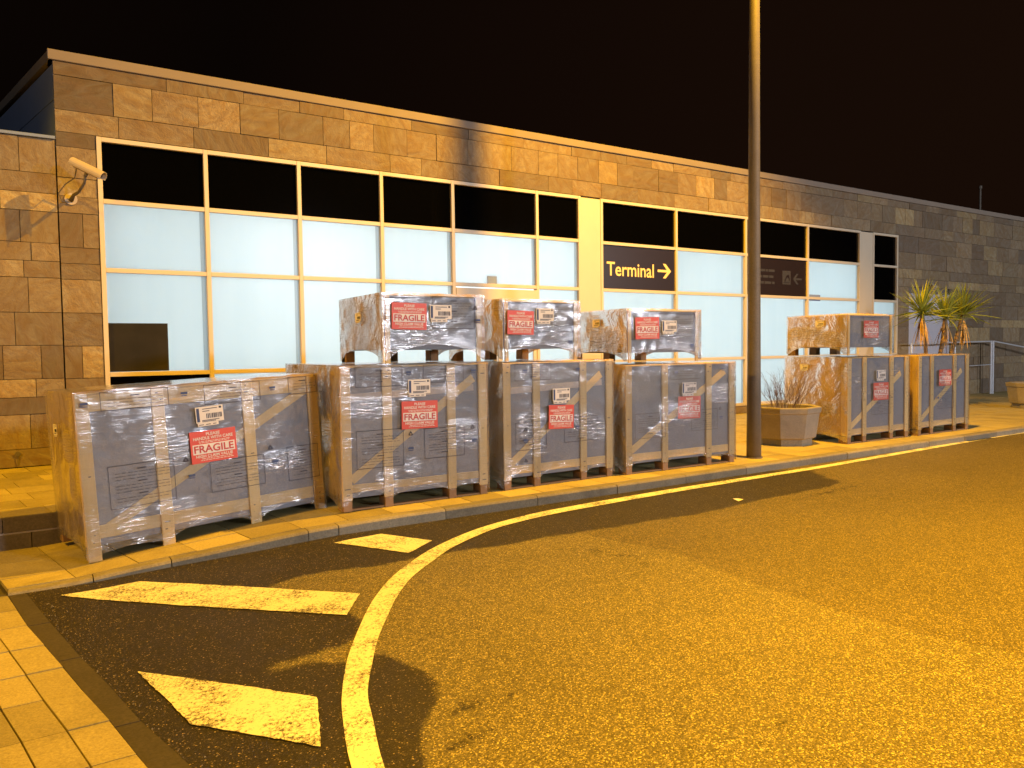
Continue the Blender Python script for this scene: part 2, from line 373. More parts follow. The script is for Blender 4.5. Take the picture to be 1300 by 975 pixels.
# ------------------------------------------------------------------ road with its patch, stains and seam
xs = list(np.arange(-.6, 4.2, .035)) + list(np.arange(4.2, 9, .08)) + list(np.arange(9, 20, .3)) + list(np.arange(20, 140, 6))
xs = [-90, -30, -8, -3, -1.2] + xs
ys = [-90, -40, -15, -6, -2, 0] + list(np.arange(.4, 1.9, .1)) + list(np.arange(1.9, 6.3, .035)) + [6.352]
XX, YY = np.meshgrid(xs, ys)
ZZ = np.vectorize(zr)(XX)
nx, ny = len(xs), len(ys)
me = bpy.data.meshes.new('road')
idx = lambda i, j: j * nx + i
me.from_pydata(np.stack([XX, YY, ZZ], -1).reshape(-1, 3).tolist(), [], [(idx(i, j), idx(i + 1, j), idx(i + 1, j + 1), idx(i, j + 1)) for j in range(ny - 1) for i in range(nx - 1)])
def inpoly(poly, X, Y):
    r = np.zeros(X.shape, bool); n = len(poly); j = n - 1
    for i in range(n):
        xi, yi = poly[i]; xj, yj = poly[j]
        c = ((yi > Y) != (yj > Y)) & (X < (xj - xi) * (Y - yi) / ((yj - yi) if yj != yi else 1e-9) + xi)
        r ^= c; j = i
    return r
PATCH = [(7.9, 5.27), (7.42, 5.24), (6.84, 5.216), (6.05, 5.18), (5.28, 5.10), (4.84, 5.176), (4.19, 5.19), (3.7, 5.229), (3.215, 5.222), (2.94, 5.267),
         (2.53, 5.30), (2.13, 5.282), (1.8, 5.398), (1.567, 5.411), (1.279, 5.387), (1.44, 4.95), (1.60, 4.5), (1.62, 4.3), (1.54, 4.12), (1.43, 4.02),
         (1.2, 4.0), (.93, 4.03), (.9, 3.92), (1.15, 3.90), (1.36, 3.80), (1.45, 3.80), (1.53, 3.80), (1.58, 3.6), (1.62, 3.38), (1.58, 3.15), (1.44, 3.02),
         (1.34, 2.88), (1.27, 2.72), (1.22, 2.5), (1.15, 2.3), (1.0, 2.0), (1.0, 1.0), (-3, 1), (-3, 7), (5.5, 7), (7.6, 6.4), (8.5, 6.2)]
patch = inpoly(PATCH, XX, YY).astype(float)
for _ in range(9):
    q = np.pad(patch, 1, mode='edge'); patch = (q[:-2, 1:-1] + q[2:, 1:-1] + q[1:-1, :-2] + q[1:-1, 2:] + 2 * patch) / 6
def blob(cx, cy, rx, ry, a=0):
    dx, dy = XX - cx, YY - cy; c, s = math.cos(a), math.sin(a); u, v = (dx * c + dy * s) / rx, (-dx * s + dy * c) / ry
    return np.exp(-(u * u + v * v))
stain = np.zeros(XX.shape)
for a in [(1.62, 2.98, .22, .09, .3), (1.88, 2.95, .15, .05, .2), (1.45, 2.72, .24, .08, .2), (3.75, 4.62, .26, .07, -1.0), (3.82, 4.40, .24, .06, -.9), (3.80, 4.15, .16, .05, -1.2), (3.5, 4.85, .16, .03, -.4), (7.4, 5.05, 1.4, .09, .1), (2.3, 2.3, .12, .04, .5), (2.25, 4.75, .14, .04, .3), (3.4, 3.15, .16, .03, .1), (2.62, 2.03, .09, .05, .2)]:
    stain = np.maximum(stain, .80 * blob(*a))
sl = [(3.92, 5.6), (3.99, 5.05), (4.09, 4.66), (4.19, 4.3), (4.09, 3.43), (4.08, 2.82), (4.10, 2.33), (4.26, 1.8), (4.3, -90)]
sxm = np.interp(-YY, [-p[1] for p in sl], [p[0] for p in sl])
seam = (XX > sxm).astype(float)
stain = stain * 1.0
for k, a in (('patch', patch), ('stain', stain), ('seam', seam)):
    at = me.attributes.new(k, 'FLOAT', 'POINT'); at.data.foreach_set('value', a.reshape(-1).astype(np.float32))
me.update(); road = link('road', me, 'asphalt', smooth=True); tag(road, kind='structure')

# painted markings, sheets 4 mm above the road
def strip(name, A, B):
    mb = MB()
    for i in range(len(A) - 1):
        q = [A[i], B[i], B[i + 1], A[i + 1]]
        mb.quad(*[(x, y, zr(x) + .005) for x, y in q])
    return mb
LO = [(40, 6.55), (15.071, 6.441), (13.781, 6.426), (11.623, 6.343), (9.154, 6.221), (8.0, 6.20), (6.417, 6.186), (5.452, 6.158), (4.399, 6.093), (3.882, 6.009), (3.292, 5.823), (2.721, 5.497), (2.339, 5.179), (2.053, 4.899), (1.830, 4.619), (1.677, 4.389), (1.481, 4.057), (1.333, 3.781), (1.197, 3.468), (1.119, 3.244), (1.006, 2.826), (.93, 2.3), (.90, 1.7), (.9, .8)]
LI = [(40, 6.42), (14.95, 6.315), (13.60, 6.30), (11.45, 6.21), (9.05, 6.095), (7.93, 6.07), (6.35, 6.04), (5.38, 6.0), (4.32, 5.93), (3.82, 5.85), (3.39, 5.72), (2.86, 5.42), (2.50, 5.12), (2.20, 4.84), (1.97, 4.56), (1.800, 4.307), (1.600, 3.99), (1.447, 3.70), (1.300, 3.395), (1.22, 3.13), (1.115, 2.75), (1.045, 2.3), (1.015, 1.7), (1.015, .8)]
def dens(L, n=4):
    out = []; 
    for i in range(len(L) - 1):
        p0 = Vector((*L[max(i - 1, 0)], 0)); p1 = Vector((*L[i], 0)); p2 = Vector((*L[i + 1], 0)); p3 = Vector((*L[min(i + 2, len(L) - 1)], 0))
        for k in range(n):
            t = k / n; q = .5 * ((2 * p1) + (p2 - p0) * t + (2 * p0 - 5 * p1 + 4 * p2 - p3) * t * t + (3 * p1 - p0 - 3 * p2 + p3) * t ** 3)
            out.append((q.x, q.y))
    return out + [L[-1]]
ln = strip('line', dens(LO), dens(LI)).build('edge_line', 'paint'); tag(ln, kind='structure')
def marking(pts):
    c = Vector((sum(p[0] for p in pts) / len(pts), sum(p[1] for p in pts) / len(pts)))
    bm = bmesh.new(); vs = [bm.verts.new((x, y, 0)) for x, y in pts]; bm.faces.new(vs)
    bmesh.ops.triangulate(bm, faces=bm.faces[:]); bmesh.ops.subdivide_edges(bm, edges=bm.edges[:], cuts=12, use_grid_fill=True)
    for v in bm.verts:
        n_ = noise.noise_vector(v.co * 28) * .007; v.co.x += n_.x; v.co.y += n_.y; v.co.z = zr(v.co.x) + .006
    bmesh.ops.recalc_face_normals(bm, faces=bm.faces[:])
    me = bpy.data.meshes.new('hatch_marking'); bm.to_mesh(me); bm.free()
    return tag(link('hatch_marking', me, 'paint'), kind='structure')
marking([(2.072, 6.122), (2.454, 5.444), (2.783, 5.686), (2.516, 6.163)])
marking([(.078, 6.132), (.795, 5.291), (1.575, 4.444), (1.785, 4.768), (1.229, 5.407), (.692, 5.992), (.585, 6.115)])
marking([(.395, 4.391), (.415, 4.267), (.486, 3.895), (.533, 3.602), (.751, 3.315), (.954, 3.048), (1.083, 3.495), (.864, 3.781)])

# ------------------------------------------------------------------ pavement: sand bed, slabs, kerbs
px = list(np.arange(-8, 0, .4)) + list(np.arange(0, 3.2, .1)) + list(np.arange(3.2, 60, 1.2))
py = [6.42, 6.9, 7.4, YT - .001, YT, 9, 10, 11.6]
def grid_surface(name, xs, ys, zf, mat):
    n = len(xs); vs = [(x, y, zf(x, y)) for y in ys for x in xs]
    fs = [(j * n + i, j * n + i + 1, (j + 1) * n + i + 1, (j + 1) * n + i) for j in range(len(ys) - 1) for i in range(n - 1)]
    return MB().add(vs, fs).build(name, mat)
pave = grid_surface('pavement', px, py, lambda x, y: zp(x, y) - .028, 'base'); tag(pave, kind='structure')
SK = lambda x, y: x - .16 * (y - 6.48) * float(np.interp(x, [1.0, 3.0], [1, .0]))   # joints fan slightly at the dropped kerb
def slab(name, pts, zf, mat, parent, t=.03, up=0):
    return MB().prism(pts, lambda x, y: zf(x, y) - t, lambda x, y: zf(x, y) + up).build(name, mat, parent)
gap = .008
def rect(x0, x1, y0, y1, sk=True):
    f = SK if sk else (lambda x, y: x)
    return [(f(x0 + gap / 2, y0) , y0 + gap / 2), (f(x1 - gap / 2, y0), y0 + gap / 2), (f(x1 - gap / 2, y1), y1 - gap / 2), (f(x0 + gap / 2, y1), y1 - gap / 2)]
count = 0
joined = MB()
rows = [(6.482, 6.83), (6.83, 7.44), (7.44, YT - .004)] + [(YT + i * .43, YT + (i + 1) * .43) for i in range(8)]
rows[-1] = (rows[-1][0], 11.5)
for ri, (y0, y1) in enumerate(rows):
    x = -.24 + (.13 * (ri % 2) if ri > 2 else 0)
    x0s = x - .43 * 18; k = 0; w_ = .43 if ri != 1 else .43
    while x0s < 34:
        x1s = x0s + w_; zf = (lambda x_, y_, yy=(y0 + y1) / 2: zp(x_, min(y_, YT - .001) if yy < YT else max(y_, YT)) + 0)
        dz = rng.uniform(-.0015, .0015)
        zf2 = lambda x_, y_, f=zf, d=dz: f(x_, y_) + d
        if x0s < -.3 and ri < 3 and y0 < 7: pass
        if (ri == 0 and -.3 < x0s < 12) or (0 < ri < 3 and -2.2 < x0s < 3) or (ri >= 3 and -1.2 < x0s < 2.0):
            slab('paving_slab', rect(x0s, x1s, y0, y1), zf2, 'slab', pave); count += 1
        elif not (x0s < -.3 and ri == 0):
            joined.prism(rect(x0s, x1s, y0, y1), lambda x_, y_, f=zf2: f(x_, y_) - .03, zf2)
        x0s = x1s
jo = joined.build('paving_slab_field', 'slab', pave); tag(jo, kind='stuff')

# low retaining riser of two stone courses at the left
terr = empty('terrace_riser', (-.6, YT, -.12)); tag(terr, 'low two-course stone riser at far left, behind the largest crate', 'step')
for c, (za, zb_) in enumerate(((-.16, .020), (.036, .176))):
    x = -3.0 - c * .4
    while x < 1.35:
        x1 = x + rng.uniform(.9, 1.2); x1 = min(x1, 1.4)
        MB().box(x + .6 + .003, x1 + .6 - .003, -.022, .02, za + .12, zb_ + .12, .003).build('riser_stone', 'riser', terr)
        x = x1
MB().box(-2.4, 2.0, -.016, .02, .141, .155).build('mortar_joint', 'mortar', terr)

# left pavement beside the gutter: fan of slabs
SIN = [(-.40, 7.4), (-.224, 6.243), (-.107, 5.495), (.033, 4.801), (.137, 4.256), (.227, 3.823), (.320, 3.311), (.46, 2.6), (.62, 1.8), (.9, .4), (1.3, -1.6)]
SOUT = [(-.28, 7.4), (-.113, 6.248), (.010, 5.535), (.147, 4.785), (.265, 4.221), (.339, 3.800), (.420, 3.474), (.479, 3.205), (.63, 2.55), (.80, 1.75), (1.08, .4), (1.48, -1.6)]
def xat(L, y): return float(np.interp(-y, [-p[1] for p in L], [p[0] for p in L]))
lp = empty('left_pavement', (0, 0, 0)); tag(lp, kind='structure')
zl = lambda x, y: -.058 - .0 * x
bed = MB().prism([(-40, -1.6), (xat(SOUT, -1.6), -1.6)] + [(xat(SOUT, y), y) for y in (.4, 1.8, 2.6, 3.3, 3.8, 4.25, 4.8, 5.5, 6.24)] + [(-.24, 6.42), (-40, 6.42)], -.20, -.082).build('sand_bed', 'base', lp)
YR = [-1.6, -1.19, -.78, -.37, .04, .45, .86, 1.27, 1.68, 2.09, 2.50, 2.91, 3.44, 3.83, 4.25, 4.64, 5.06, 5.49, 5.87, 6.26]
for j in range(len(YR) - 1):
    y0, y1 = YR[j], YR[j + 1]
    for c in range(0, 7):
        a0, a1 = -.17 * (c + 1), -.17 * c
        dz = rng.uniform(-.002, .002)
        P = [(xat(SIN, y0) + a0 + .004, y0 + .004), (xat(SIN, y0) + a1 - .004, y0 + .004), (xat(SIN, y1) + a1 - .004, y1 - .004), (xat(SIN, y1) + a0 + .004, y1 - .004)]
        slab('paving_slab', P, lambda x, y, d=dz: -.054 + d, 'slab', lp)
slab('paving_slab_field', [(-40, -1.6), (xat(SIN, -1.6) - 1.2, -1.6), (xat(SIN, 3) - 1.2, 3), (xat(SIN, 6.4) - 1.2, 6.41), (-40, 6.41)], lambda x, y: -.056, 'slab', lp)
# dark gutter stones
GJ = [-1.6, -.9, -.1, .7, 1.5, 2.3, 3.0, 3.78, 4.78, 5.52, 6.30]
for j in range(len(GJ) - 1):
    y0, y1 = GJ[j] + .004, GJ[j + 1] - .004; ym = (y0 + y1) / 2
    P = [(xat(SIN, y0) + .006, y0), (xat(SOUT, y0), y0), (xat(SOUT, ym), ym), (xat(SOUT, y1), y1), (xat(SIN, y1) + .006, y1), (xat(SIN, ym) + .006, ym)]
    slab('gutter_stone', P, lambda x, y: -.068, 'darkslab', lp)
# kerb stones
kerb = empty('kerb', (0, 0, 0)); tag(kerb, kind='structure')
KJ = [-.235, .30, .84, 1.93, 2.2, 3.26, 4.33, 5.40] + [5.40 + 1.06 * i for i in range(1, 30)]
for i in range(len(KJ) - 1):
    x0, x1 = KJ[i] + .004, KJ[i + 1] - .004; mb = MB()
    n = 5; dy = rng.uniform(-.004, .004)
    prof = [(6.352, -.30), (6.352, -.022), (6.366, -.006), (6.380, .0), (6.474, .0), (6.474, -.30)]
    vs = []
    for k in range(n + 1):
        x = x0 + (x1 - x0) * k / n
        vs += [(x, y + dy + (noise.noise(Vector((x * 5, y * 9, 1))) * .004 if z > -.1 and y < 6.4 else 0), zk(x) + z) for y, z in prof]
    m_ = len(prof); fs = [(k * m_ + a, (k + 1) * m_ + a, (k + 1) * m_ + (a + 1) % m_, k * m_ + (a + 1) % m_)[::-1] for k in range(n) for a in range(m_)]
    fs += [tuple(range(m_))[::-1], tuple(n * m_ + a for a in range(m_))]
    mb.add(vs, fs).build('kerb_stone', 'kerb', kerb)

# ------------------------------------------------------------------ terminal building
YF = 11.5
bld = empty('terminal_building', (10, YF, .1)); tag(bld, 'long single-storey terminal building with sandstone cladding and lit frosted windows', 'building')
BL = Vector((10, YF, .1))
def bpart(mb, name, mat, parent=bld, smooth=False):
    o = mb.build(name, mat, parent, smooth=smooth)
    if parent is bld: o.location = -BL
    return o
# structural shell behind the stones (leaves the window zone open)
sh = MB()
sh.box(.312, 38, YF + .045, YF + .35, 4.536, 5.44)
sh.box(.312, .775, YF + .045, YF + .35, .0, 4.535)
sh.box(19.617, 38, YF + .045, YF + .35, .0, 4.535)
sh.box(.776, 19.616, YF + .06, YF + .35, .0, .27)
bpart(sh, 'wall_core', 'riser')
bpart(MB().box(.3, 38, YF + .3, 24, 5.30, 5.42), 'roof', 'roofing')
bpart(MB().box(.26, 38.1, YF - .03, YF + .36, 5.445, 5.575, .006), 'coping', 'coping')
# flank going back from the corner, 12 degrees off the perpendicular
fl = MB(); d = Vector((-.215, .977, 0)); nrm = Vector((-.977, -.215, 0))
c0 = Vector((.312, YF + .02, 0))
def fbox(u0, u1, z0, z1, th, out=0.0):
    a = c0 + d * u0 + nrm * out; b = c0 + d * u1 + nrm * out; i_ = -nrm * th
    fl.add([a + Vector((0, 0, z0)), b + Vector((0, 0, z0)), b + i_ + Vector((0, 0, z0)), a + i_ + Vector((0, 0, z0)), a + Vector((0, 0, z1)), b + Vector((0, 0, z1)), b + i_ + Vector((0, 0, z1)), a + i_ + Vector((0, 0, z1))],
           [(0, 1, 2, 3), (7, 6, 5, 4), (0, 4, 5, 1), (1, 5, 6, 2), (2, 6, 7, 3), (3, 7, 4, 0)])
fbox(0, 9, 4.95, 5.40, .1); fbox(0, 9, 4.30, 4.938, .1)
bpart(fl, 'flank_cladding', 'cladding'); fl = MB(); fbox(-.03, 9, 5.445, 5.573, .3, .04); bpart(fl, 'flank_coping', 'coping')

nstone = [0]
def stone(x0, x1, z0, z1, parent=bld, base=BL, mat='stone'):
    g_ = .007; pr = rng.uniform(0, .012)
    o = bpy.data.objects.new('cladding_stone', unit_box(mat)); COL.objects.link(o); o.parent = parent
    o.location = Vector(((x0 + x1) / 2, YF - pr, (z0 + z1) / 2)) - base
    o.scale = (x1 - x0 - g_, .05 + pr, z1 - z0 - g_)
    o.rotation_euler = (rng.uniform(-.006, .006), 0, rng.uniform(-.004, .004)); nstone[0] += 1
def course(x0, x1, z0, z1, lo, hi, **kw):
    x = x0
    while x < x1 - .01:
        w_ = rng.uniform(lo, hi)
        if rng.random() < .15: w_ *= 1.5
        if x + w_ > x1 - lo * .6: w_ = x1 - x
        stone(x, x + w_, z0, z1, **kw); x += w_
course(.315, 38, 5.265, 5.44, .55, 1.25)
course(.315, 34, 4.825, 5.265, .40, .62)
course(.315, 34, 4.54, 4.825, .5, 1.1)
for z0, z1 in ((4.35, 4.54), (3.95, 4.35), (3.71, 3.95), (3.49, 3.71), (3.04, 3.49), (2.83, 3.04), (2.62, 2.83), (2.18, 2.62), (1.74, 2.18), (1.31, 1.74), (1.09, 1.31), (.86, 1.09), (.42, .86), (.17, .42)):
    if z0 in (3.04, 1.31): x = .53 + rng.uniform(-.06, .12); stone(.315, x, z0, z1); stone(x, .77, z0, z1)
    else: stone(.315, .77, z0, z1)
for z0, z1, lo, hi in ((4.1, 4.54, .6, 1.1), (3.66, 4.1, .6, 1.1), (3.40, 3.66, .9, 1.8), (3.17, 3.40, .9, 1.8), (2.75, 3.17, .7, 1.3), (2.32, 2.75, .7, 1.3), (2.08, 2.32, .9, 1.7), (1.64, 2.08, .6, 1.1), (1.2, 1.64, .7, 1.3), (.97, 1.2, 1, 1.7), (.53, .97, .6, 1.1), (.09, .53, .7, 1.2)):
    if z0 < 3.0:
        if z1 > .1: course(19.62, 20.16, z0, z1, .5, .6); course(22.24, 31, z0, z1, lo, hi)
    else: course(19.62, 33, z0, z1, lo, hi)
print('stones', nstone[0])
# sill course under the windows
course(.76, 19.64, .10, .27, 1.2, 2.0)

# windows: frame bars and panes
XB = [.776, 2.144, 3.484, 4.828, 6.136, 7.887, 8.90]
XB2 = [9.385, 11.425, 13.587, 15.793, 17.93]
XB3 = [18.46, 19.615]
ZT, Z1, Z2, Z3, Z4 = 4.53, 3.68, 2.76, 1.35, .30
FW = .06
def open_pane(x0, x1, y, z0, z1):      # glass sheet with its rim, open towards the room
    v = [(x0, y, z0), (x1, y, z0), (x1, y, z1), (x0, y, z1)]; w_ = [(a, b + .008, c) for a, b, c in v]
    return MB().add(v + w_, [(0, 1, 2, 3), (0, 4, 5, 1), (1, 5, 6, 2), (2, 6, 7, 3), (3, 7, 4, 0)])
def window(xb, label):
    w = empty('window', (xb[0], YF, Z4) - BL, parent=bld) if False else empty('window', (0, 0, 0), parent=bld); w.location = Vector((xb[0], YF, Z4)) - BL
    w['label'] = label; b0 = Vector((xb[0], YF, Z4))
    def p(mb, name, mat):
        o = mb.build(name, mat, w); o.location = -b0; return o
    for i, x in enumerate(xb):
        xa = x if i == 0 else (x - FW if i == len(xb) - 1 else x - FW / 2)
        p(MB().box(xa, xa + FW, YF - .02, YF + .09, Z4 - .03, ZT, .004), 'mullion', 'frame')
    for i in range(len(xb) - 1):
        xa = xb[i] + (FW if i == 0 else FW / 2) + .001; xb_ = xb[i + 1] - (FW if i == len(xb) - 2 else FW / 2) - .001
        door = abs(xb[i] - 6.136) < .01
        for z in (ZT - FW / 2, Z1, Z2, Z3, Z4):
            if door and z < Z2: continue
            p(MB().box(xa, xb_, YF - .016, YF + .085, z - FW / 2, z + FW / 2, .003), 'transom', 'frame')
        zz = [ZT - FW, Z1 + FW / 2, Z1 - FW / 2, Z2 + FW / 2, Z2 - FW / 2, Z3 + FW / 2, Z3 - FW / 2, Z4 + FW / 2]
        for k in range(4):
            if door and k >= 2: continue
            zt, zb_ = zz[2 * k], zz[2 * k + 1]
            dark = k == 0 or (k == 3 and xb[i] < .8) or (k == 1 and xb[i] > 18)
            if k == 1 and (abs(xb[i] - 9.385) < .01 or abs(xb[i] - 13.587) < .01): dark = True
            if dark: p(MB().box(xa + .001, xb_ - .001, YF + .03, YF + .05, zb_ + .001, zt - .001), 'dark_pane', 'black'); continue
            xm = xb_ - .065
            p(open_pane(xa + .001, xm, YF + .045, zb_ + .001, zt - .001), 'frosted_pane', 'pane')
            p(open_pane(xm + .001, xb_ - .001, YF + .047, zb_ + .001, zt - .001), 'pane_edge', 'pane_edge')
    return w
w1 = window(XB, 'left window wall of six bays beside the security camera')
w2 = window(XB2, 'middle window wall of four bays carrying the terminal sign')
w3 = window(XB3, 'narrow window of one bay at right end, black upper panes')
bpart(MB().box(8.902, 9.383, YF - .01, YF + .08, .27, ZT - .02, .004), 'column_cover', 'frame')
bpart(MB().box(17.932, 18.458, YF - .01, YF + .08, .27, ZT - .02, .004), 'column_cover', 'frame')
# dark return strips inside the frosted panes, a dark unfilmed corner and boxes seen on the glass
bpart(MB().box(.84, 1.58, YF + .036, YF + .044, 1.385, 2.05), 'clear_glass_corner', 'darkglass')
bpart(MB().box(6.83, 7.03, YF + .04, YF + .10, 2.79, 2.93), 'sensor_box', 'cladding')
bpart(MB().box(15.92, 16.34, YF + .035, YF + .044, 2.70, 2.73 + .12), 'sensor_box', 'cladding')
# entrance door of the fifth bay
dr = empty('entrance_door', (0, 0, 0), parent=bld); dr.location = Vector((6.17, YF, .1)) - BL
def dpart(mb, name, mat): o = mb.build(name, mat, dr); o.location = -Vector((6.17, YF, .1)); return o
dpart(MB().box(6.168, 7.855, YF - .03, YF + .09, 2.50, 2.70, .004).box(6.78, 6.786, YF - .033, YF - .0305, 2.5, 2.7), 'door_header', 'frame')
for a, b in ((6.17, 6.99), (7.03, 7.853)):
    fr = MB().box(a, a + .07, YF, YF + .06, .12, 2.495).box(b - .07, b, YF, YF + .06, .12, 2.495).box(a + .071, b - .071, YF, YF + .06, 2.42, 2.495).box(a + .071, b - .071, YF, YF + .06, .12, .25)
    dpart(fr, 'door_leaf_frame', 'frame'); dpart(open_pane(a + .072, b - .072, YF + .025, .252, 2.418), 'door_glass', 'pane')

# room behind the glass
rm = MB()
rm.box(.5, 19.9, 15.0, 15.1, .1, 4.4); rm.box(.4, .5, 11.9, 15.0, .1, 4.4); rm.box(19.9, 20.0, 11.9, 15.0, .1, 4.4)
rm.box(.4, 20, 11.85, 15.1, 3.75, 3.85); rm.box(.4, 20, 11.6, 15.1, .0, .09); rm.box(.76, 19.63, YF + .1, YF + .35, 3.66, 4.5)
bpart(rm, 'interior_walls', 'white')
def area(name, loc, rot, sx_, sy_, e, col):
    d_ = bpy.data.lights.new(name, 'AREA'); d_.shape = 'RECTANGLE'; d_.size = sx_; d_.size_y = sy_; d_.energy = e; d_.color = col
    o = bpy.data.objects.new(name, d_); COL.objects.link(o); o.location = loc; o.rotation_euler = rot; return o
area('room_light', (10.2, 14.6, 2.2), (math.radians(90), 0, 0), 19, 2.8, 235, (.72, .91, 1.0))
for x in (1.15, 2.75, 3.95, 5.55, 6.95, 8.4, 12.6, 16.8):
    lamp('downlight', 'POINT', (x, 12.25, 3.25), 1.3, (.9, .97, 1.0), .06)

# door in the right-hand wall with its frame
bpart(MB().box(20.16, 22.24, YF + .03, YF + .08, .10, 3.0), 'side_door', 'door')
bpart(MB().box(20.165, 20.24, YF - .01, YF + .028, .10, 3.0).box(22.16, 22.235, YF - .01, YF + .028, .10, 3.0).box(20.241, 22.159, YF - .01, YF + .028, 2.93, 3.0).box(21.18, 21.20, YF + .02, YF + .0295, .1, 2.93), 'side_door_frame', 'door')

# lower stone wall at far left
lw = empty('lower_stone_wall', (-3, YF, .15)); tag(lw, 'lower sandstone wall at far left under the blue-grey flank', 'wall'); LB = Vector((-3, YF, .15))
o = MB().box(-12, .305, YF + .045, YF + .35, 0, 4.40).build('wall_core', 'riser', lw); o.location = -LB
o = MB().box(-12, .31, YF - .035, YF + .37, 4.425, 4.465, .004).build('thin_coping', 'cladding', lw); o.location = -LB
for k, (z0, z1) in enumerate(((3.975, 4.42), (3.72, 3.975), (3.485, 3.72), (3.08, 3.485), (2.845, 3.08), (2.63, 2.845), (2.18, 2.63), (1.755, 2.18), (1.32, 1.755), (1.085, 1.32), (.865, 1.085), (.42, .865), (.19, .42))):
    x = .305; ws = [.40, .95, .62, .42, .31, .40, .36, .52, .25, .32, .14, .40, .18]
    first = True
    while x > -4:
        w_ = ws[k] if first else (rng.uniform(.35, .55) if z1 - z0 > .3 else rng.uniform(.4, .9)); first = False
        stone(x - w_, x, z0, z1, parent=lw, base=LB); x -= w_
# wall bolt with wire near the base
wb = MB().tube([(-.245, YF - .03, .36), (-.245, YF - .012, .36)], [.034, .034], 12).tube([(-.245, YF - .035, .34), (-.25, YF - .02, .21)], .005, 5)
o = wb.build('wall_bolt', 'pole'); tag(o, 'small round bolt with hanging wire low on the far left wall', 'wall fitting')
o.location = (0, 0, 0)

# signs on the window wall
sg = empty('terminal_sign', (10.4, YF + .02, 3.22)); tag(sg, 'dark window panel sign reading Terminal with right arrow in yellow', 'sign')
def plate(root, x0, x1, z0, z1, mat='sign', y=0.006, th=.004):
    return MB().box(x0, x1, -y - th, -y, z0, z1).build('panel', mat, root)
plate(sg, -.965, .985, -.50 + .02, .42)
vs, fs = text_mesh('Terminal', .275, 1.25, .012)
MB().add([(v[0] - .225, -.0125, v[2] - .035) for v in vs], fs).build('lettering', 'signtext', sg)
def arrow(mir=1, s=1.0):
    t_ = .05
    pts = [(-.19, t_ / 2), (-.19, -t_ / 2), (.07, -t_ / 2), (-.045, -.15), (.035, -.15), (.19, 0), (.035, .15), (-.045, .15), (.07, t_ / 2)]
    return [(p[0] * mir * s, p[1] * s) for p in pts]
mb = MB(); A_ = arrow(); mb.add([(x + .695, -.0125, z - .02) for x, z in A_], [tuple(range(len(A_)))]); mb.build('arrow', 'signtext', sg)
s2 = empty('direction_sign', (14.7, YF + .02, 3.22)); tag(s2, 'dark unlit direction sign with faint pictogram and left arrow, right of the lamp post', 'sign')
plate(s2, -1.07, 1.05, -.48, .42)
mb = MB()
for r_, (z_, segs) in enumerate(((.14, (.20, .10, .24)), (.0, (.10, .22, .18)), (-.14, (.16, .26, .12)))):
    x = -.62
    for w_ in segs: mb.box(x, x + w_ - .03, -.0125, -.011, z_ - .028, z_ + .028); x += w_
mb.build('faint_lines', 'signdim', s2)
mb = MB().box(.17, .47, -.0125, -.011, -.16, .16); mb.build('pictogram_square', 'signdim', s2)
pl = [(-.11, .10), (-.06, .11), (-.02, .03), (.03, -.01), (.10, .02), (.12, .08), (.15, .09), (.15, .02), (.12, -.07), (.03, -.07), (-.02, -.03)]
MB().add([(.32 + x * .75, -.0135, .0 - z * .9) for x, z in pl], [tuple(range(len(pl)))]).box(.21, .43, -.0136, -.0131, -.125, -.11).build('plane_pictogram', 'sign', s2)
A_ = arrow(-1, .85); MB().add([(x + .72, -.0125, z - .02) for x, z in A_][::-1], [tuple(range(len(A_)))]).build('arrow', 'signdim', s2)
for ob in list(bpy.data.objects):
    if ob.name.startswith('wall_bolt'): pass

# mast on the roof
o = MB().tube([(29.1, 14, 5.4), (29.1, 14, 7.25)], [.045, .03], 8).tube([(29.1, 14, 7.2), (29.1, 14, 7.3)], .06, 8).build('roof_mast', 'pole'); tag(o, 'thin mast standing on the roof near the right edge', 'mast')

# ------------------------------------------------------------------ CCTV camera on the wall
cc = empty('security_camera', (.46, YF, 3.67)); tag(cc, 'beige tubular security camera on a curved wall bracket at upper left', 'security camera')
b0, b1 = Vector((.03, -.42, .385)), Vector((.305, -.59, .225)); dv = (b1 - b0).normalized()
MB().tube([b0, b0.lerp(b1, .1), b1], [.042, .050, .050], 18).build('housing', 'camera', cc, smooth=False)
MB().tube([b1 - dv * .002, b1 + dv * .012], [.036, .034], 16).build('lens', 'lens', cc)
# sunshield: an open arch of sheet metal over the tube
sv = []; sf = []; side = dv.cross(Vector((0, 0, 1))).normalized(); upv = side.cross(dv).normalized(); nS = 13
for q, base in enumerate((b0 - dv * .03, b1 + dv * .05)):
    for k in range(nS):
        a = math.radians(-30 + 240 * k / (nS - 1)); rr = .064
        for r2 in (rr, rr + .004): sv.append(base + side * math.cos(a) * r2 + upv * math.sin(a) * r2)
for k in range(nS - 1):
    a0 = 2 * k; o_ = 2 * nS
    sf += [(a0, a0 + 2, a0 + 2 + o_, a0 + o_), (a0 + 1, a0 + 1 + o_, a0 + 3 + o_, a0 + 3), (a0, a0 + 1, a0 + 3, a0 + 2), (a0 + o_, a0 + 2 + o_, a0 + 3 + o_, a0 + 1 + o_)]
MB().add(sv, sf).build('sunshield', 'camera', cc)
mid = b0.lerp(b1, .55) - upv * .06
MB().tube([mid + upv * .02, mid - upv * .03], .022, 8).tube([mid - upv * .03, mid + Vector((-.02, .05, -.10)), mid + Vector((-.08, .16, -.20)), Vector((.03, -.10, .04)), Vector((0, -.03, -.02))], [.016, .017, .018, .022, .03], 10).build('bracket', 'pole', cc, smooth=True)
MB().tube([(0, -.03, 0), (0, .0, 0)], .075, 16).build('wall_plate', 'camera', cc)
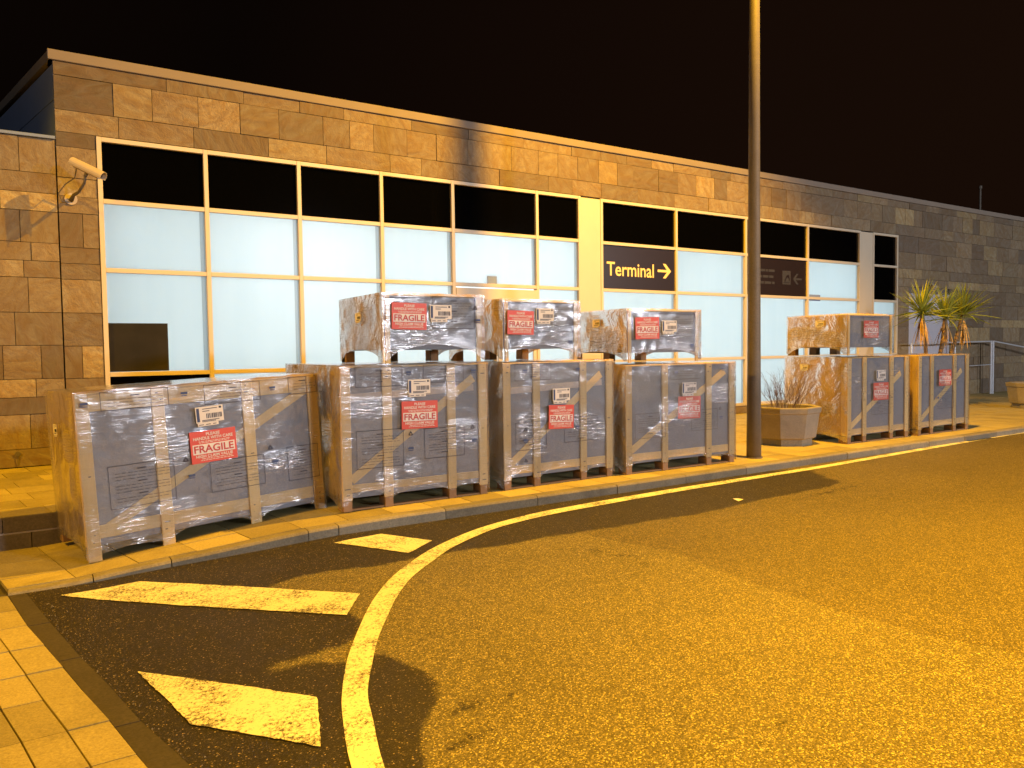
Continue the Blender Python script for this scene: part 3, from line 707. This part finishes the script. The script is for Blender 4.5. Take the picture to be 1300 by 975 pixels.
cp = [b0 + Vector((.03, .02, -.05)), Vector((.04, -.32, .22)), Vector((-.06, -.18, .16)), Vector((-.14, -.1, .05)), Vector((-.10, -.05, -.05)), Vector((-.02, -.03, -.04))]
MB().tube(cp, .008, 6).build('cable', 'pole', cc)

# ------------------------------------------------------------------ street lamp post
sp = empty('street_lamp', POLE); tag(sp, 'tall tapered grey-brown lamp post on the kerb between the crates', 'street lamp')
MB().tube([(0, 0, -.02), (0, 0, 1.2), (0, 0, 4.5), (0, 0, 10.5)], [.098, .088, .072, .052], 28).build('post', 'pole', sp, smooth=True)
MB().tube([(0, 0, -.02), (0, 0, .015)], .115, 28).build('base_collar', 'pole', sp)
ar = Vector((.40, -1.08, 0))
MB().tube([(0, 0, 10.35), ar * .2 + Vector((0, 0, 10.45)), ar * .85 + Vector((0, 0, 10.50))], [.045, .035, .03], 10).build('arm', 'pole', sp)
MB().tube([ar * .75 + Vector((0, 0, 10.58)), ar * 1.0 + Vector((0, 0, 10.63)), ar * 1.3 + Vector((0, 0, 10.62))], [.09, .17, .06], 12).build('lamp_head', 'pole', sp)

# ------------------------------------------------------------------ handrail in front of the right wall
hr = empty('handrail', (24.0, 11.15, .1)); tag(hr, 'stainless steel handrail with posts along the grey stone wall at right', 'handrail')
for x in (-.06, .06): MB().tube([(x, 0, 0), (x, 0, 1.58)], .032, 10).build('post', 'steel', hr)
for x in (-4.3, -2.1): MB().tube([(x, 0, 0), (x, 0, 1.50)], .025, 8).build('post', 'steel', hr)
MB().tube([(-4.3, -.01, 1.53), (-.1, -.01, 1.56)], .022, 8).build('rail', 'steel', hr)
MB().tube([(.1, -.01, 1.56), (3.2, -.3, 1.18), (6, -.5, .9)], .022, 8).build('rail', 'steel', hr)
MB().tube([(-4.3, -.01, .85), (-.1, -.01, .87)], .012, 6).build('lower_rail', 'steel', hr)
# wall fittings above the side door
o = MB().tube([(0, 0, 0), (0, -.10, 0)], [.05, .07], 10).tube([(0, -.1, 0), (0, -.16, .06)], [.07, .085], 10).build('wall_spotlight', 'camera', None, (21.15, YF - .012, 3.17)); tag(o, 'small unlit spotlight above the grey side door', 'spotlight')
o = MB().box(-.12, .12, -.12, 0, -.05, .05, .01).tube([(.02, -.12, 0), (.02, -.14, -.02)], .04, 8).build('door_sensor', 'steel', None, (21.9, YF - .012, 2.95)); tag(o, 'small dark sensor at the top right of the grey side door', 'sensor')

# ------------------------------------------------------------------ planters
def planter_meshes():
    def ring(r, z, rot=math.pi / 8): return [(r * math.cos(rot + k * math.pi / 4), r * math.sin(rot + k * math.pi / 4), z) for k in range(8)]
    def loft(rings):
        vs = [v for r_ in rings for v in r_]; fs = []
        for i in range(len(rings) - 1):
            for k in range(8): fs.append((i * 8 + k, i * 8 + (k + 1) % 8, (i + 1) * 8 + (k + 1) % 8, (i + 1) * 8 + k))
        return vs, fs
    body = MB(); v, f = loft([ring(.42, .10), ring(.455, .12), ring(.505, .48), ring(.525, .50), ring(.535, .57), ring(.530, .585), ring(.455, .585), ring(.445, .575), ring(.44, .45)])
    body.add(v, f)
    base = MB(); v, f = loft([ring(.40, 0), ring(.40, .105)]); base.add(v, f)
    soil = MB(); r_ = ring(.46, .50); soil.add([(0, 0, .53)] + r_, [(0, 1 + k, 1 + (k + 1) % 8) for k in range(8)])
    return body.mesh('planter_body'), base.mesh('planter_base'), soil.mesh('planter_soil')
PM = planter_meshes()
def planter(loc, rz, label):
    p = empty('planter', loc, (0, 0, rz)); tag(p, label, 'planter', 'octagonal concrete planters on the pavement')
    link('body', PM[0], 'planter', p); link('plinth', PM[1], 'kerb', p); link('soil', PM[2], 'soil', p)
planter((9.78, 7.52, .10), math.radians(8), 'octagonal exposed-aggregate concrete planter between lamp post and crates, holding a twiggy shrub')
planter((17.0, 9.0, .10), math.radians(15), 'octagonal planter under the three yuccas behind the right crates')
planter((19.45, 8.15, .10), math.radians(10), 'octagonal concrete planter cut off by the right edge of the picture')
# twiggy shrub
tw = MB(); r2 = random.Random(3)
def twig(p, d_, L, r_, lev):
    pts = [p]; q = p
    for k in range(3):
        d_ = (d_ + Vector((r2.uniform(-.18, .18), r2.uniform(-.18, .18), r2.uniform(-.05, .12)))).normalized(); q = q + d_ * L / 3; pts.append(q)
        if lev < 2 and k > 0 or (lev < 1): 
            for _ in range(1 if lev else 2): twig(q, (d_ + Vector((r2.uniform(-.6, .6), r2.uniform(-.6, .6), r2.uniform(0, .3)))).normalized(), L * .5, r_ * .6, lev + 1)
    tw.tube(pts, [r_, r_ * .8, r_ * .6, r_ * .3], 3, False)
for _ in range(34):
    a = r2.uniform(0, 6.28); R0 = r2.uniform(0, .22); lean = r2.uniform(.1, .75)
    twig(Vector((R0 * math.cos(a), R0 * math.sin(a), 0)), Vector((lean * math.cos(a), lean * math.sin(a), 1)).normalized(), r2.uniform(.22, .46), .0045, 0)
o = tw.build('dry_shrub', 'twig', None, (9.78, 7.52, .61)); tag(o, 'bare twiggy shrub growing in the planter beside the lamp post', 'shrub')

# yuccas
def leaf_mesh(name, L, w_, droop, mat):
    mb = MB(); n = 6; vs = []
    for i in range(n + 1):
        t_ = i / n; x = L * t_ * (1 - .15 * droop * t_); z = -droop * L * t_ * t_ * .5; ww = w_ * (1 - t_) ** .6 * min(1, .5 + t_ * 3)
        vs += [(x, -ww, z + ww * .5), (x, 0, z), (x, ww, z + ww * .5)]
    fs = []
    for i in range(n):
        a = i * 3; fs += [(a, a + 1, a + 4, a + 3), (a + 1, a + 2, a + 5, a + 4)]
    me = mb.add(vs, fs).mesh(name); me.materials.append(M[mat]); return me
LG = [leaf_mesh('leaf', .80, .030, .15, 'yleaf'), leaf_mesh('leaf', .70, .028, .5, 'yleaf')]
LD = [leaf_mesh('dead_leaf', .62, .018, .5, 'ydead'), leaf_mesh('dead_leaf', .68, .016, .25, 'ydead')]
def yucca(base, head, label, seed, nl=105):
    r3 = random.Random(seed); y = empty('yucca', base); tag(y, label, 'yucca', 'yucca plants behind the right crates')
    h = Vector(head) - Vector(base)
    pts = [Vector((0, 0, 0)), h * .35 + Vector((r3.uniform(-.05, .05), .02, 0)), h * .7 + Vector((r3.uniform(-.03, .03), 0, 0)), h]
    MB().tube(pts, [.06, .045, .04, .045], 8).build('trunk', 'trunk', y, smooth=True)
    for k in range(nl):
        el = math.radians(r3.uniform(-18, 88) if k % 3 else r3.uniform(35, 88)); az = r3.uniform(0, 6.283)
        o_ = bpy.data.objects.new('leaf', LG[k % 2]); COL.objects.link(o_); o_.parent = y; o_.location = h + Vector((0, 0, r3.uniform(-.05, .06)))
        o_.rotation_euler = (r3.uniform(-.5, .5), -el, az); o_.scale = (r3.uniform(.75, 1.08),) * 3
    for k in range(34):
        az = r3.uniform(0, 6.283); el = math.radians(r3.uniform(-86, -58))
        o_ = bpy.data.objects.new('dead_leaf', LD[k % 2]); COL.objects.link(o_); o_.parent = y; o_.location = h + Vector((0, 0, r3.uniform(-.16, -.03)))
        o_.rotation_euler = (r3.uniform(-.6, .6), -el, az); o_.scale = (r3.uniform(.8, 1.15),) * 3
yucca((16.72, 9.0, .6), (16.29, 9.0, 2.27), 'yucca with full round head, leftmost of the three behind the crates', 1)
yucca((17.02, 9.1, .6), (17.35, 9.05, 2.20), 'yucca with lowest head, middle of the three behind the crates', 2, 80)
yucca((17.36, 9.1, .6), (18.1, 9.05, 2.26), 'yucca with pale bare trunk, rightmost of the three behind the crates', 3)

# grit gathered along the kerb and gutter
r6 = random.Random(9); gm_ = MB()
for k in range(420):
    if k % 3: x = r6.uniform(.1, 9) ; y = 6.335 - abs(r6.gauss(0, .10)) ; z = zr(x)
    else: y = r6.uniform(2.2, 6.1); x = xat(SOUT, y) + abs(r6.gauss(0, .06)) + .01; z = zr(x)
    s_ = r6.uniform(.0018, .0055); a = r6.uniform(0, 6.28); P = [Vector((x + s_ * math.cos(a + q * 2.09) * r6.uniform(.6, 1.3), y + s_ * math.sin(a + q * 2.09), z)) for q in range(3)]
    gm_.add([*P, (x, y, z + s_ * r6.uniform(.6, 1.2))], [(0, 1, 3), (1, 2, 3), (2, 0, 3)])
M['gritmat'] = simple('pale_grit', (.30, .25, .17), .9)
o = gm_.build('grit', 'gritmat'); tag(o, 'pale grit scattered on the dark asphalt along kerb and gutter', 'grit', None, 'stuff')
# scrap of paper
o = MB().add([(0, 0, .006), (.10, .02, .012), (.11, .10, .007), (.01, .09, .02)], [(0, 1, 2, 3)]).build('paper_scrap', 'paper', None, (6.12, 5.27, 0)); tag(o, 'small white paper scrap lying on the road in front of the lamp post', 'litter')

# ------------------------------------------------------------------ crates
# label meshes (shared): local XZ, facing -Y, origin at centre
def frag_meshes():
    W_, H_ = .40, .28
    red = MB().box(-W_ / 2, W_ / 2, -.0012, 0, -H_ / 2, H_ / 2).mesh('fragile_label'); red.materials.append(M['red'])
    band = MB().box(-.183, .183, -.0022, -.0014, -.062, .024).mesh('white_band'); band.materials.append(M['labelwhite'])
    def T(items, mat, name, y):
        mb = MB()
        for body, z, h, w_, b in items:
            vs, fs = text_mesh(body, h, w_, b); mb.add([(v[0], y, v[2] + z) for v in vs], fs)
        return mb
    wt = T([('PLEASE', .110, .026, .12, .02), ('HANDLE WITH CARE', .075, .028, .345, .02), ('HIGH CLAIM VALUE', -.082, .026, .32, .02)], 'labelwhite', 'lettering', -.0024)
    for z in (.048, .037, -.104, -.118):
        r4 = random.Random(int(z * 1000)); x = -.15 + r4.uniform(0, .04)
        while x < .14: w_ = r4.uniform(.01, .035); wt.box(x, x + w_, -.0022, -.0016, z - .0025, z + .0025); x += w_ + .007
    wt = wt.mesh('lettering'); wt.materials.append(M['labelwhite'])
    rt = T([('FRAGILE', -.018, .066, .345, .022)], 'darkred', 'fragile_word', -.0034).mesh('fragile_word'); rt.materials.append(M['darkred'])
    return red, band, wt, rt
FM = frag_meshes()
def ship_meshes():
    w_ = MB().box(-.12, .12, -.0012, 0, -.065, .075).box(-.11, .07, -.0011, 0, -.095, -.066).mesh('shipping_label'); w_.materials.append(M['labelwhite'])
    k = MB(); r4 = random.Random(5); x = -.03
    while x < .10: a = r4.uniform(.003, .009); k.box(x, x + a, -.002, -.0014, -.03, .012); x += a + r4.uniform(.003, .007)
    for z, x0, x1 in ((.055, -.06, .07), (.035, -.06, .0), (-.045, -.07, .08), (-.055, -.07, .05), (-.082, -.1, -.06), (-.082, -.04, .0), (-.082, .02, .05)): k.box(x0, x1, -.002, -.0014, z - .003, z + .003)
    k.box(.085, .105, -.002, -.0014, .048, .066)
    k = k.mesh('barcode'); k.materials.append(M['ink'])
    b = MB().box(-.112, -.088, -.002, -.0014, -.055, .065).mesh('blue_strip'); b.materials.append(M['blue'])
    return w_, k, b
SM = ship_meshes()
def frag(root, x, z, y=-.03, rot=0, s=1.0, axis='f', sx_=None):
    o = link('fragile_label', FM[0], None, root, (x, y, z), (0, rot, 0), (s if sx_ is None else sx_, 1, s))
    for m_, n_ in ((FM[1], 'white_band'), (FM[2], 'lettering'), (FM[3], 'fragile_word')): link(n_, m_, None, o)
def ship(root, x, z, y=-.03, rot=0, s=1.0, rz=0):
    o = link('shipping_label', SM[0], None, root, (x, y, z), (0, rot, rz), (s, 1, s)); link('barcode', SM[1], None, o); link('blue_strip', SM[2], None, o)
def board(mb_dims, name, mat, parent, axis, b=.003):
    x0, x1, y0, y1, z0, z1 = mb_dims
    me = MB().box(x0, x1, y0, y1, z0, z1, b).mesh(name)
    return finish_board(me, name, mat, parent, axis)
def finish_board(me, name, mat, parent, axis):
    at = me.attributes.new('grain', 'FLOAT_VECTOR', 'POINT'); co = np.empty(len(me.vertices) * 3, np.float32); me.vertices.foreach_get('co', co); co = co.reshape(-1, 3)
    if axis == 'z': co = co[:, [2, 1, 0]]
    elif axis == 'y': co = co[:, [1, 0, 2]]
    at.data.foreach_set('vector', np.ascontiguousarray(co).reshape(-1)); return link(name, me, mat, parent)
def diag(x0, z0, x1, z1, wd, y0, y1, parent, mat='wood'):
    a = Vector((x0, 0, z0)); b = Vector((x1, 0, z1)); d_ = (b - a).normalized(); n_ = Vector((-d_.z, 0, d_.x)) * wd / 2
    pts = [a - n_, b - n_, b + n_, a + n_]; vs = [(p.x, y0, p.z) for p in pts] + [(p.x, y1, p.z) for p in pts]
    me = MB().add(vs, [(0, 1, 2, 3), (7, 6, 5, 4), (0, 4, 5, 1), (1, 5, 6, 2), (2, 6, 7, 3), (3, 7, 4, 0)]).mesh('brace')
    at = me.attributes.new('grain', 'FLOAT_VECTOR', 'POINT'); L = (b - a).length
    g_ = [(0, 0, 0), (L, 0, 0), (L, 0, wd), (0, 0, wd)] * 2
    at.data.foreach_set('vector', np.array(g_, np.float32).reshape(-1)); return link('brace', me, mat, parent)

def film(root, name, u0, u1, zt, zb, place, seed, posts=(), step=.028, amp=.010, mat='film'):
    """a wrinkled sheet: u along the face, v from the top edge down to the (arched) lower edge"""
    nu = max(8, int((u1 - u0) / step)); nv = max(8, int(zt / step)); vs = []; tight = []; clear = []; rc = random.Random(seed * 3 + 1)
    cl = [(rc.uniform(u0 + .2, u1 - .2), rc.uniform(.25, max(.3, zt - .2)), rc.uniform(.08, .22), rc.uniform(.05, .16)) for _ in range(5 if u1 - u0 > 1.2 else 3)]
    for j in range(nv + 1):
        for i in range(nu + 1):
            u = u0 + (u1 - u0) * i / nu; lo = zb(u); z = zt + (lo - zt) * j / nv
            n1 = noise.noise(Vector((u * 2.3 + seed, z * 2.0, seed * 1.7))); n2 = noise.noise(Vector((u * 6 + seed, z * 14, seed)))
            pd = min([abs(u - p) for p in posts] + [1]); near = max(0, 1 - pd / .14)
            edge = min(1, min(u - u0, u1 - u) / .05)
            low = max(0, 1 - (z - lo) / .15)
            off = amp * (n1 * .8 + .3) * edge * (1 - near * .8) + n2 * .0025 * edge + low * .012 * noise.noise(Vector((u * 9, seed, z * 4))) * edge
            c_ = max([math.exp(-((u - a) / c2) ** 4 - ((z - b) / d2) ** 4) for a, b, c2, d2 in cl]) if posts else 0
            pn = near * max(0, min(1, .25 + 1.6 * noise.noise(Vector((seed * 3 + round(u * 2), z * 2.2, 2)))))
            clear.append(max(0, min(1, 1.6 - pd / .05)))
            tight.append(min(1, pn + low * .5 + c_)); vs.append(place(u, z, max(-.004, off)))
    fs = [(j * (nu + 1) + i, (j + 1) * (nu + 1) + i, (j + 1) * (nu + 1) + i + 1, j * (nu + 1) + i + 1) for j in range(nv) for i in range(nu)]
    me = MB().add(vs, fs).mesh(name); at = me.attributes.new('tight', 'FLOAT', 'POINT'); at.data.foreach_set('value', np.array(tight, np.float32))
    at = me.attributes.new('clear', 'FLOAT', 'POINT'); at.data.foreach_set('value', np.array(clear, np.float32))
    return link(name, me, mat, root, smooth=True)

def notice(x0, x1, z0, z1, y, r_, mb, skew=0):
    t_ = .0022
    for a, b in (((x0, z0), (x1, z0)), ((x0, z1), (x1, z1)), ((x0, z0), (x0, z1)), ((x1, z0), (x1, z1))):
        mb.box(min(a[0], b[0]) - t_, max(a[0], b[0]) + t_, y - .0004, y, min(a[1], b[1]) - t_, max(a[1], b[1]) + t_)
    z = z1 - .04
    k = 0
    while z > z0 + .03:
        if k % 4 == 0: cx_ = (x0 + x1) / 2; mb.box(cx_ - .035, cx_ + .035, y - .0004, y, z - .004, z + .004)
        else:
            x = x0 + .05
            while x < x1 - .06: w_ = r_.uniform(.02, .08); mb.box(x, min(x + w_, x1 - .04), y - .0004, y, z - .0016, z + .0016); x += w_ + .012
        z -= .026; k += 1
def mark_tri(x, z, y, s, mb):
    for k in range(3):
        a = math.radians(90 + 120 * k); b = math.radians(90 + 120 * (k + 1)); p = Vector((x + s * math.cos(a), 0, z + s * math.sin(a))); q = Vector((x + s * math.cos(b), 0, z + s * math.sin(b)))
        d_ = (q - p).normalized(); n_ = Vector((-d_.z, 0, d_.x)) * s * .28; p = p + d_ * s * .2; q = q - d_ * s * .35
        mb.quad((p.x, y, p.z), (q.x, y, q.z), (q.x + n_.x, y, q.z + n_.z), (p.x + n_.x, y, p.z + n_.z))
def mark_tag(x, z, y, mb, mbk):
    mb.box(x - .028, x + .028, y - .0004, y, z - .002, z + .018); mb.box(x - .024, x + .024, y - .0004, y, z - .018, z - .010)

def crate(w_, d_, h, loc, rot, label, seed, posts, tall=True, endmat='card', notices=(), tris=(), tags=(), fr=None, sh=None, endlab=None, arches=None, rail=(.17, .25), br=None, pw=.095, upbar=None, toprail=False, floor=.12, skid=True):
    r_ = random.Random(seed); root = empty('shipping_crate', loc, rot); tag(root, label, 'crate', 'film-wrapped wooden shipping crates on the pavement')
    zf = floor
    # posts (front) and rear corner posts
    for i, x in enumerate(posts):
        a = min(max(x - pw / 2, 0), w_ - pw); mx_ = (zf - .02) if skid else 0
        if tall or i in (0, len(posts) - 1):
            board((a, a + pw, 0, .022, mx_ if skid else .0, h - .012), 'post', 'wood', root, 'z')
            if skid: board((a + .006, a + pw - .004, .002, .16, .0, zf - .022), 'foot', 'oldwood', root, 'y')
    for x in (0, w_ - .022): board((x, x + .022, .024, .11, zf, h - .014), 'corner_board', 'wood', root, 'z')
    for x in (0, w_ - .022): board((x, x + .022, d_ - .10, d_ - .001, 0, h - .014), 'corner_board', 'wood', root, 'z')
    for x in (.0, w_ / 2 - .05, w_ - .10): board((x, x + .10, d_ - .14, d_, 0, zf - .003), 'foot', 'oldwood', root, 'y')
    board((0, w_, .018, .11, 0.0, .018), 'base_board', 'oldwood', root, 'x') if skid else None
    # contents
    MB().box(.026, w_ - .026, .03, d_ - .03, zf, h - .03, .004).build('inner_box', 'foam', root)
    for (x0, x1, y0, y1) in ((.003, .022, .112, d_ - .11), (w_ - .022, w_ - .003, .112, d_ - .11)):
        MB().box(x0, x1, y0, y1, zf + .01, h - .02).build('end_panel', endmat, root)
    board((.002, w_ - .002, .0235, d_, h - .028, h - .012), 'lid', 'wood', root, 'x')
    if tall:
        board((pw + .002, w_ - pw - .002, .023, .029, rail[0], rail[1]), 'bottom_rail', 'wood', root, 'x')
        if br: diag(br[0], br[1], br[2], br[3], .085, .0235, .0285, root)
        if toprail: board((.002, w_ - .002, .0225, .0290, h - .165, h - .03), 'top_rail', 'wood', root, 'x')
        if upbar: diag(pw, upbar, w_ - pw - .05, upbar + .05, .07, .026, .0295, root, 'foamlight')
        nb = MB()
        for i, x in enumerate(posts):
            a = min(max(x - pw / 2, 0), w_ - pw) + pw / 2
            for zz in (zf + .03, zf + .09, h - .06, h - .12, h * .5): nb.box(a - .03 + r_.uniform(0, .05), a - .02 + r_.uniform(0, .05) , -.0015, .0, zz, zz + .008)
        nb.build('nail_heads', 'ink', root)
    # film
    pc = [min(max(x, pw / 2), w_ - pw / 2) for x in posts]
    ar_ = arches or [.08] * (len(pc) - 1)
    lo0 = .03 if not skid else .06
    def zb(u):
        for i in range(len(pc) - 1):
            if pc[i] <= u <= pc[i + 1]:
                t_ = (u - pc[i]) / (pc[i + 1] - pc[i]); return lo0 + ar_[i] * math.sin(math.pi * t_) ** .55
        return lo0
    film(root, 'front_film', -.012, w_ + .012, h + .004, zb, lambda u, z, o_: (u, -.010 - o_, z), seed, pc, mat='film')
    zbe = lambda u: (.03 if tall else .02) + (.09 if tall else .12) * max(0, math.sin(math.pi * min(max((u - .06) / (d_ - .12), 0), 1))) ** .5
    film(root, 'left_film', -.010, d_ + .012, h + .004, zbe, lambda u, z, o_: (-.012 - o_, u, z), seed + 5, [.05, d_ - .05], amp=.022, mat='filmend_lamp_tint')
    film(root, 'right_film', -.010, d_ + .012, h + .004, zbe, lambda u, z, o_: (w_ + .012 + o_, u, z), seed + 9, [.05, d_ - .05], .06, mat='filmend_lamp_tint')
    film(root, 'top_film', -.012, w_ + .012, d_ + .01, lambda u: -.012, lambda u, z, o_: (u, z, h + .001 + o_ * .8), seed + 3, [], .05)
    yl = -.027 if seed not in (44, 55, 66, 110) else -.006
    if fr: frag(root, fr[0], fr[1], yl - .003, fr[2] if len(fr) > 2 else 0, fr[3] if len(fr) > 3 else 1.0, sx_=fr[4] if len(fr) > 4 else None)
    if sh: ship(root, sh[0], sh[1], yl - .002, sh[2] if len(sh) > 2 else 0)
    if notices or tris:
        for n_ in notices: k = MB(); notice(*n_, yl + .003, r_, k); k.build('printed_notice', 'ink', root)
        for x, z in tris: k = MB(); mark_tri(x, z, yl + .002, .032, k); k.build('recycling_mark', 'ink', root)
    for x, z in tags: k = MB(); mark_tag(x, z, yl + .002, k, None); k.build('blue_print', 'blue', root)
    if endlab:
        o_ = link('shipping_label', SM[0], None, root, (-.042, endlab[0], endlab[1]), (0, 0, -math.pi / 2), (.62, 1, .62)); link('barcode', SM[1], None, o_)
    return root
G = math.degrees
# the large leaning crate at the left
crate(2.08, 1.12, 1.375, (.296, 6.835, -.05), (-.014, -.042, .156), 'widest shipping crate, leaning at far left, thick pale wood frame', 11, (.05, .62, 1.39, 2.03),
      notices=((.19, .70, .40, .75), (1.0, 1.49, .40, .67), (1.72, 2.03, .38, .70), (.18, .70, 1.21, 1.36), (1.0, 1.50, 1.18, 1.35), (1.78, 2.06, 1.20, 1.36)), tris=((.80, .72), (1.56, .72)), tags=((.06, 1.27), (.84, .57), (.83, 1.29), (1.60, .58), (1.62, 1.27)),
      fr=(1.045, .815, -.02), sh=(1.03, 1.09, -.03), endlab=(.62, 1.05), arches=(.05, .13, .14), rail=(.175, .285), br=(.12, .22, 1.98, 1.24), toprail=True, skid=False, floor=.12, pw=.10)
crate(1.59, 1.75, 1.39, (2.39, 6.77, .1), (0, 0, 0), 'tall shipping crate with big red label, bottom of the first stack', 22, (.05, .47, 1.17, 1.54),
      notices=((.14, .62, .40, .76), (.85, 1.30, .44, .74), (.14, .62, 1.18, 1.37), (.85, 1.30, 1.2, 1.37)), tris=((.70, .70), (1.40, .72)), tags=((.70, .55), (1.42, .58), (.69, 1.30), (1.42, 1.30)),
      fr=(.80, .885, .01, .98), sh=(.80, 1.16), endlab=(1.2, 1.1), arches=(.12, .10, .08), rail=(.175, .25), br=(.10, .29, 1.44, 1.23), upbar=1.08)
crate(1.54, 1.15, 1.385, (4.20, 6.80, .1), (0, 0, math.radians(1)), 'tall shipping crate with large brown foot blocks, bottom of the second stack', 33, (.05, .44, 1.10, 1.49),
      notices=((.14, .55, .42, .72), (.80, 1.28, .46, .74), (.14, .62, 1.18, 1.36)), tris=((.27, .64), (.27, .3)), tags=((.27, .52), (.99, .62), (.27, 1.28), (1.0, 1.28)),
      fr=(.755, .755, .03, .95, .88), sh=(.76, 1.00), arches=(.13, .13, .08), rail=(.16, .25), br=(.10, .27, 1.38, 1.22), upbar=1.07)
crate(1.82, 1.15, 1.32, (5.893, 6.77, .1), (0, 0, math.radians(-2)), 'broad shipping crate with bright film creases, bottom of the third stack', 44, (.05, .62, 1.36, 1.77),
      notices=((.14, .62, .42, .72), (1.05, 1.50, .46, .72), (.7, 1.2, 1.12, 1.28)), tris=((1.55, .72),), tags=((1.57, .6), (1.6, 1.22), (.8, 1.2)),
      fr=(1.01, .76, .02, 1.0, .95), sh=(1.01, 1.00), arches=(.10, .12, .05), rail=(.15, .24), br=(.10, .28, 1.66, 1.20))
crate(1.59, 1.15, 1.335, (10.396, 6.86, .1), (0, 0, math.radians(-1.5)), 'tall shipping crate behind the planter, with bright golden left end', 55, (.05, .43, 1.13, 1.54),
      notices=((.6, 1.1, .42, .70),), tris=(), tags=((.8, .6),), fr=(.83, .78, 0, .98), sh=(.83, 1.04), endlab=(.75, 1.17), arches=(.10, .12, .10), rail=(.13, .22), br=(.10, .25, 1.4, 1.05))
crate(1.60, 1.10, 1.335, (12.22, 6.79, .1), (0, 0, 0), 'single tall shipping crate at right end, nothing stacked on it', 66, (.05, .42, 1.14, 1.55),
      notices=((.6, 1.1, .42, .70),), tris=(), tags=((.6, .6),), fr=(.80, .94, 0, .98), arches=(.08, .14, .10), rail=(.13, .22), br=(.10, .25, 1.4, 1.05))
# smaller crates on top
crate(1.115, 1.18, .685, (2.828, 6.76, 1.497), (0, 0, 0), 'small shipping crate with arched film hem, on top of the first stack', 77, (.05, 1.06), tall=False, pw=.045,
      notices=((.52, 1.0, .34, .66), (.02, .25, .42, .64)), tris=((1.01, .55),), tags=((1.04, .42),), fr=(.265, .46, .02, .93), sh=(.61, .50), endlab=(.55, .47), arches=(.15,), floor=.13, skid=False)
crate(1.055, 1.18, .675, (4.27, 6.90, 1.49), (0, 0, math.radians(1)), 'small shipping crate, silvery film, on top of the second stack', 88, (.05, 1.0), tall=False, pw=.045,
      notices=((.45, .95, .32, .64),), tris=(), tags=((.9, .2),), fr=(.215, .42, .02, .93, .87), sh=(.545, .505), endlab=(.6, .45), arches=(.14,), floor=.13, skid=False)
crate(1.215, 1.18, .655, (6.03, 6.90, 1.436), (0, 0, math.radians(-1.5)), 'small shipping crate with creased red label, on top of the third stack', 99, (.05, 1.16), tall=False, pw=.045,
      notices=((.5, 1.1, .32, .60),), tris=(), tags=((1.05, .2),), fr=(.30, .42, -.02, .95), sh=(.66, .44), endlab=(.55, .50), arches=(.13,), floor=.12, skid=False)
crate(1.19, 1.08, .635, (10.375, 6.86, 1.455), (0, 0, math.radians(-1)), 'small shipping crate with golden left end, above the planter at right', 110, (.05, 1.14), tall=False, pw=.045,
      notices=((.4, .9, .3, .58),), tris=(), tags=(), fr=(.59, .40, 0, .95), endlab=(.45, .50), arches=(.12,), floor=.12, skid=False)
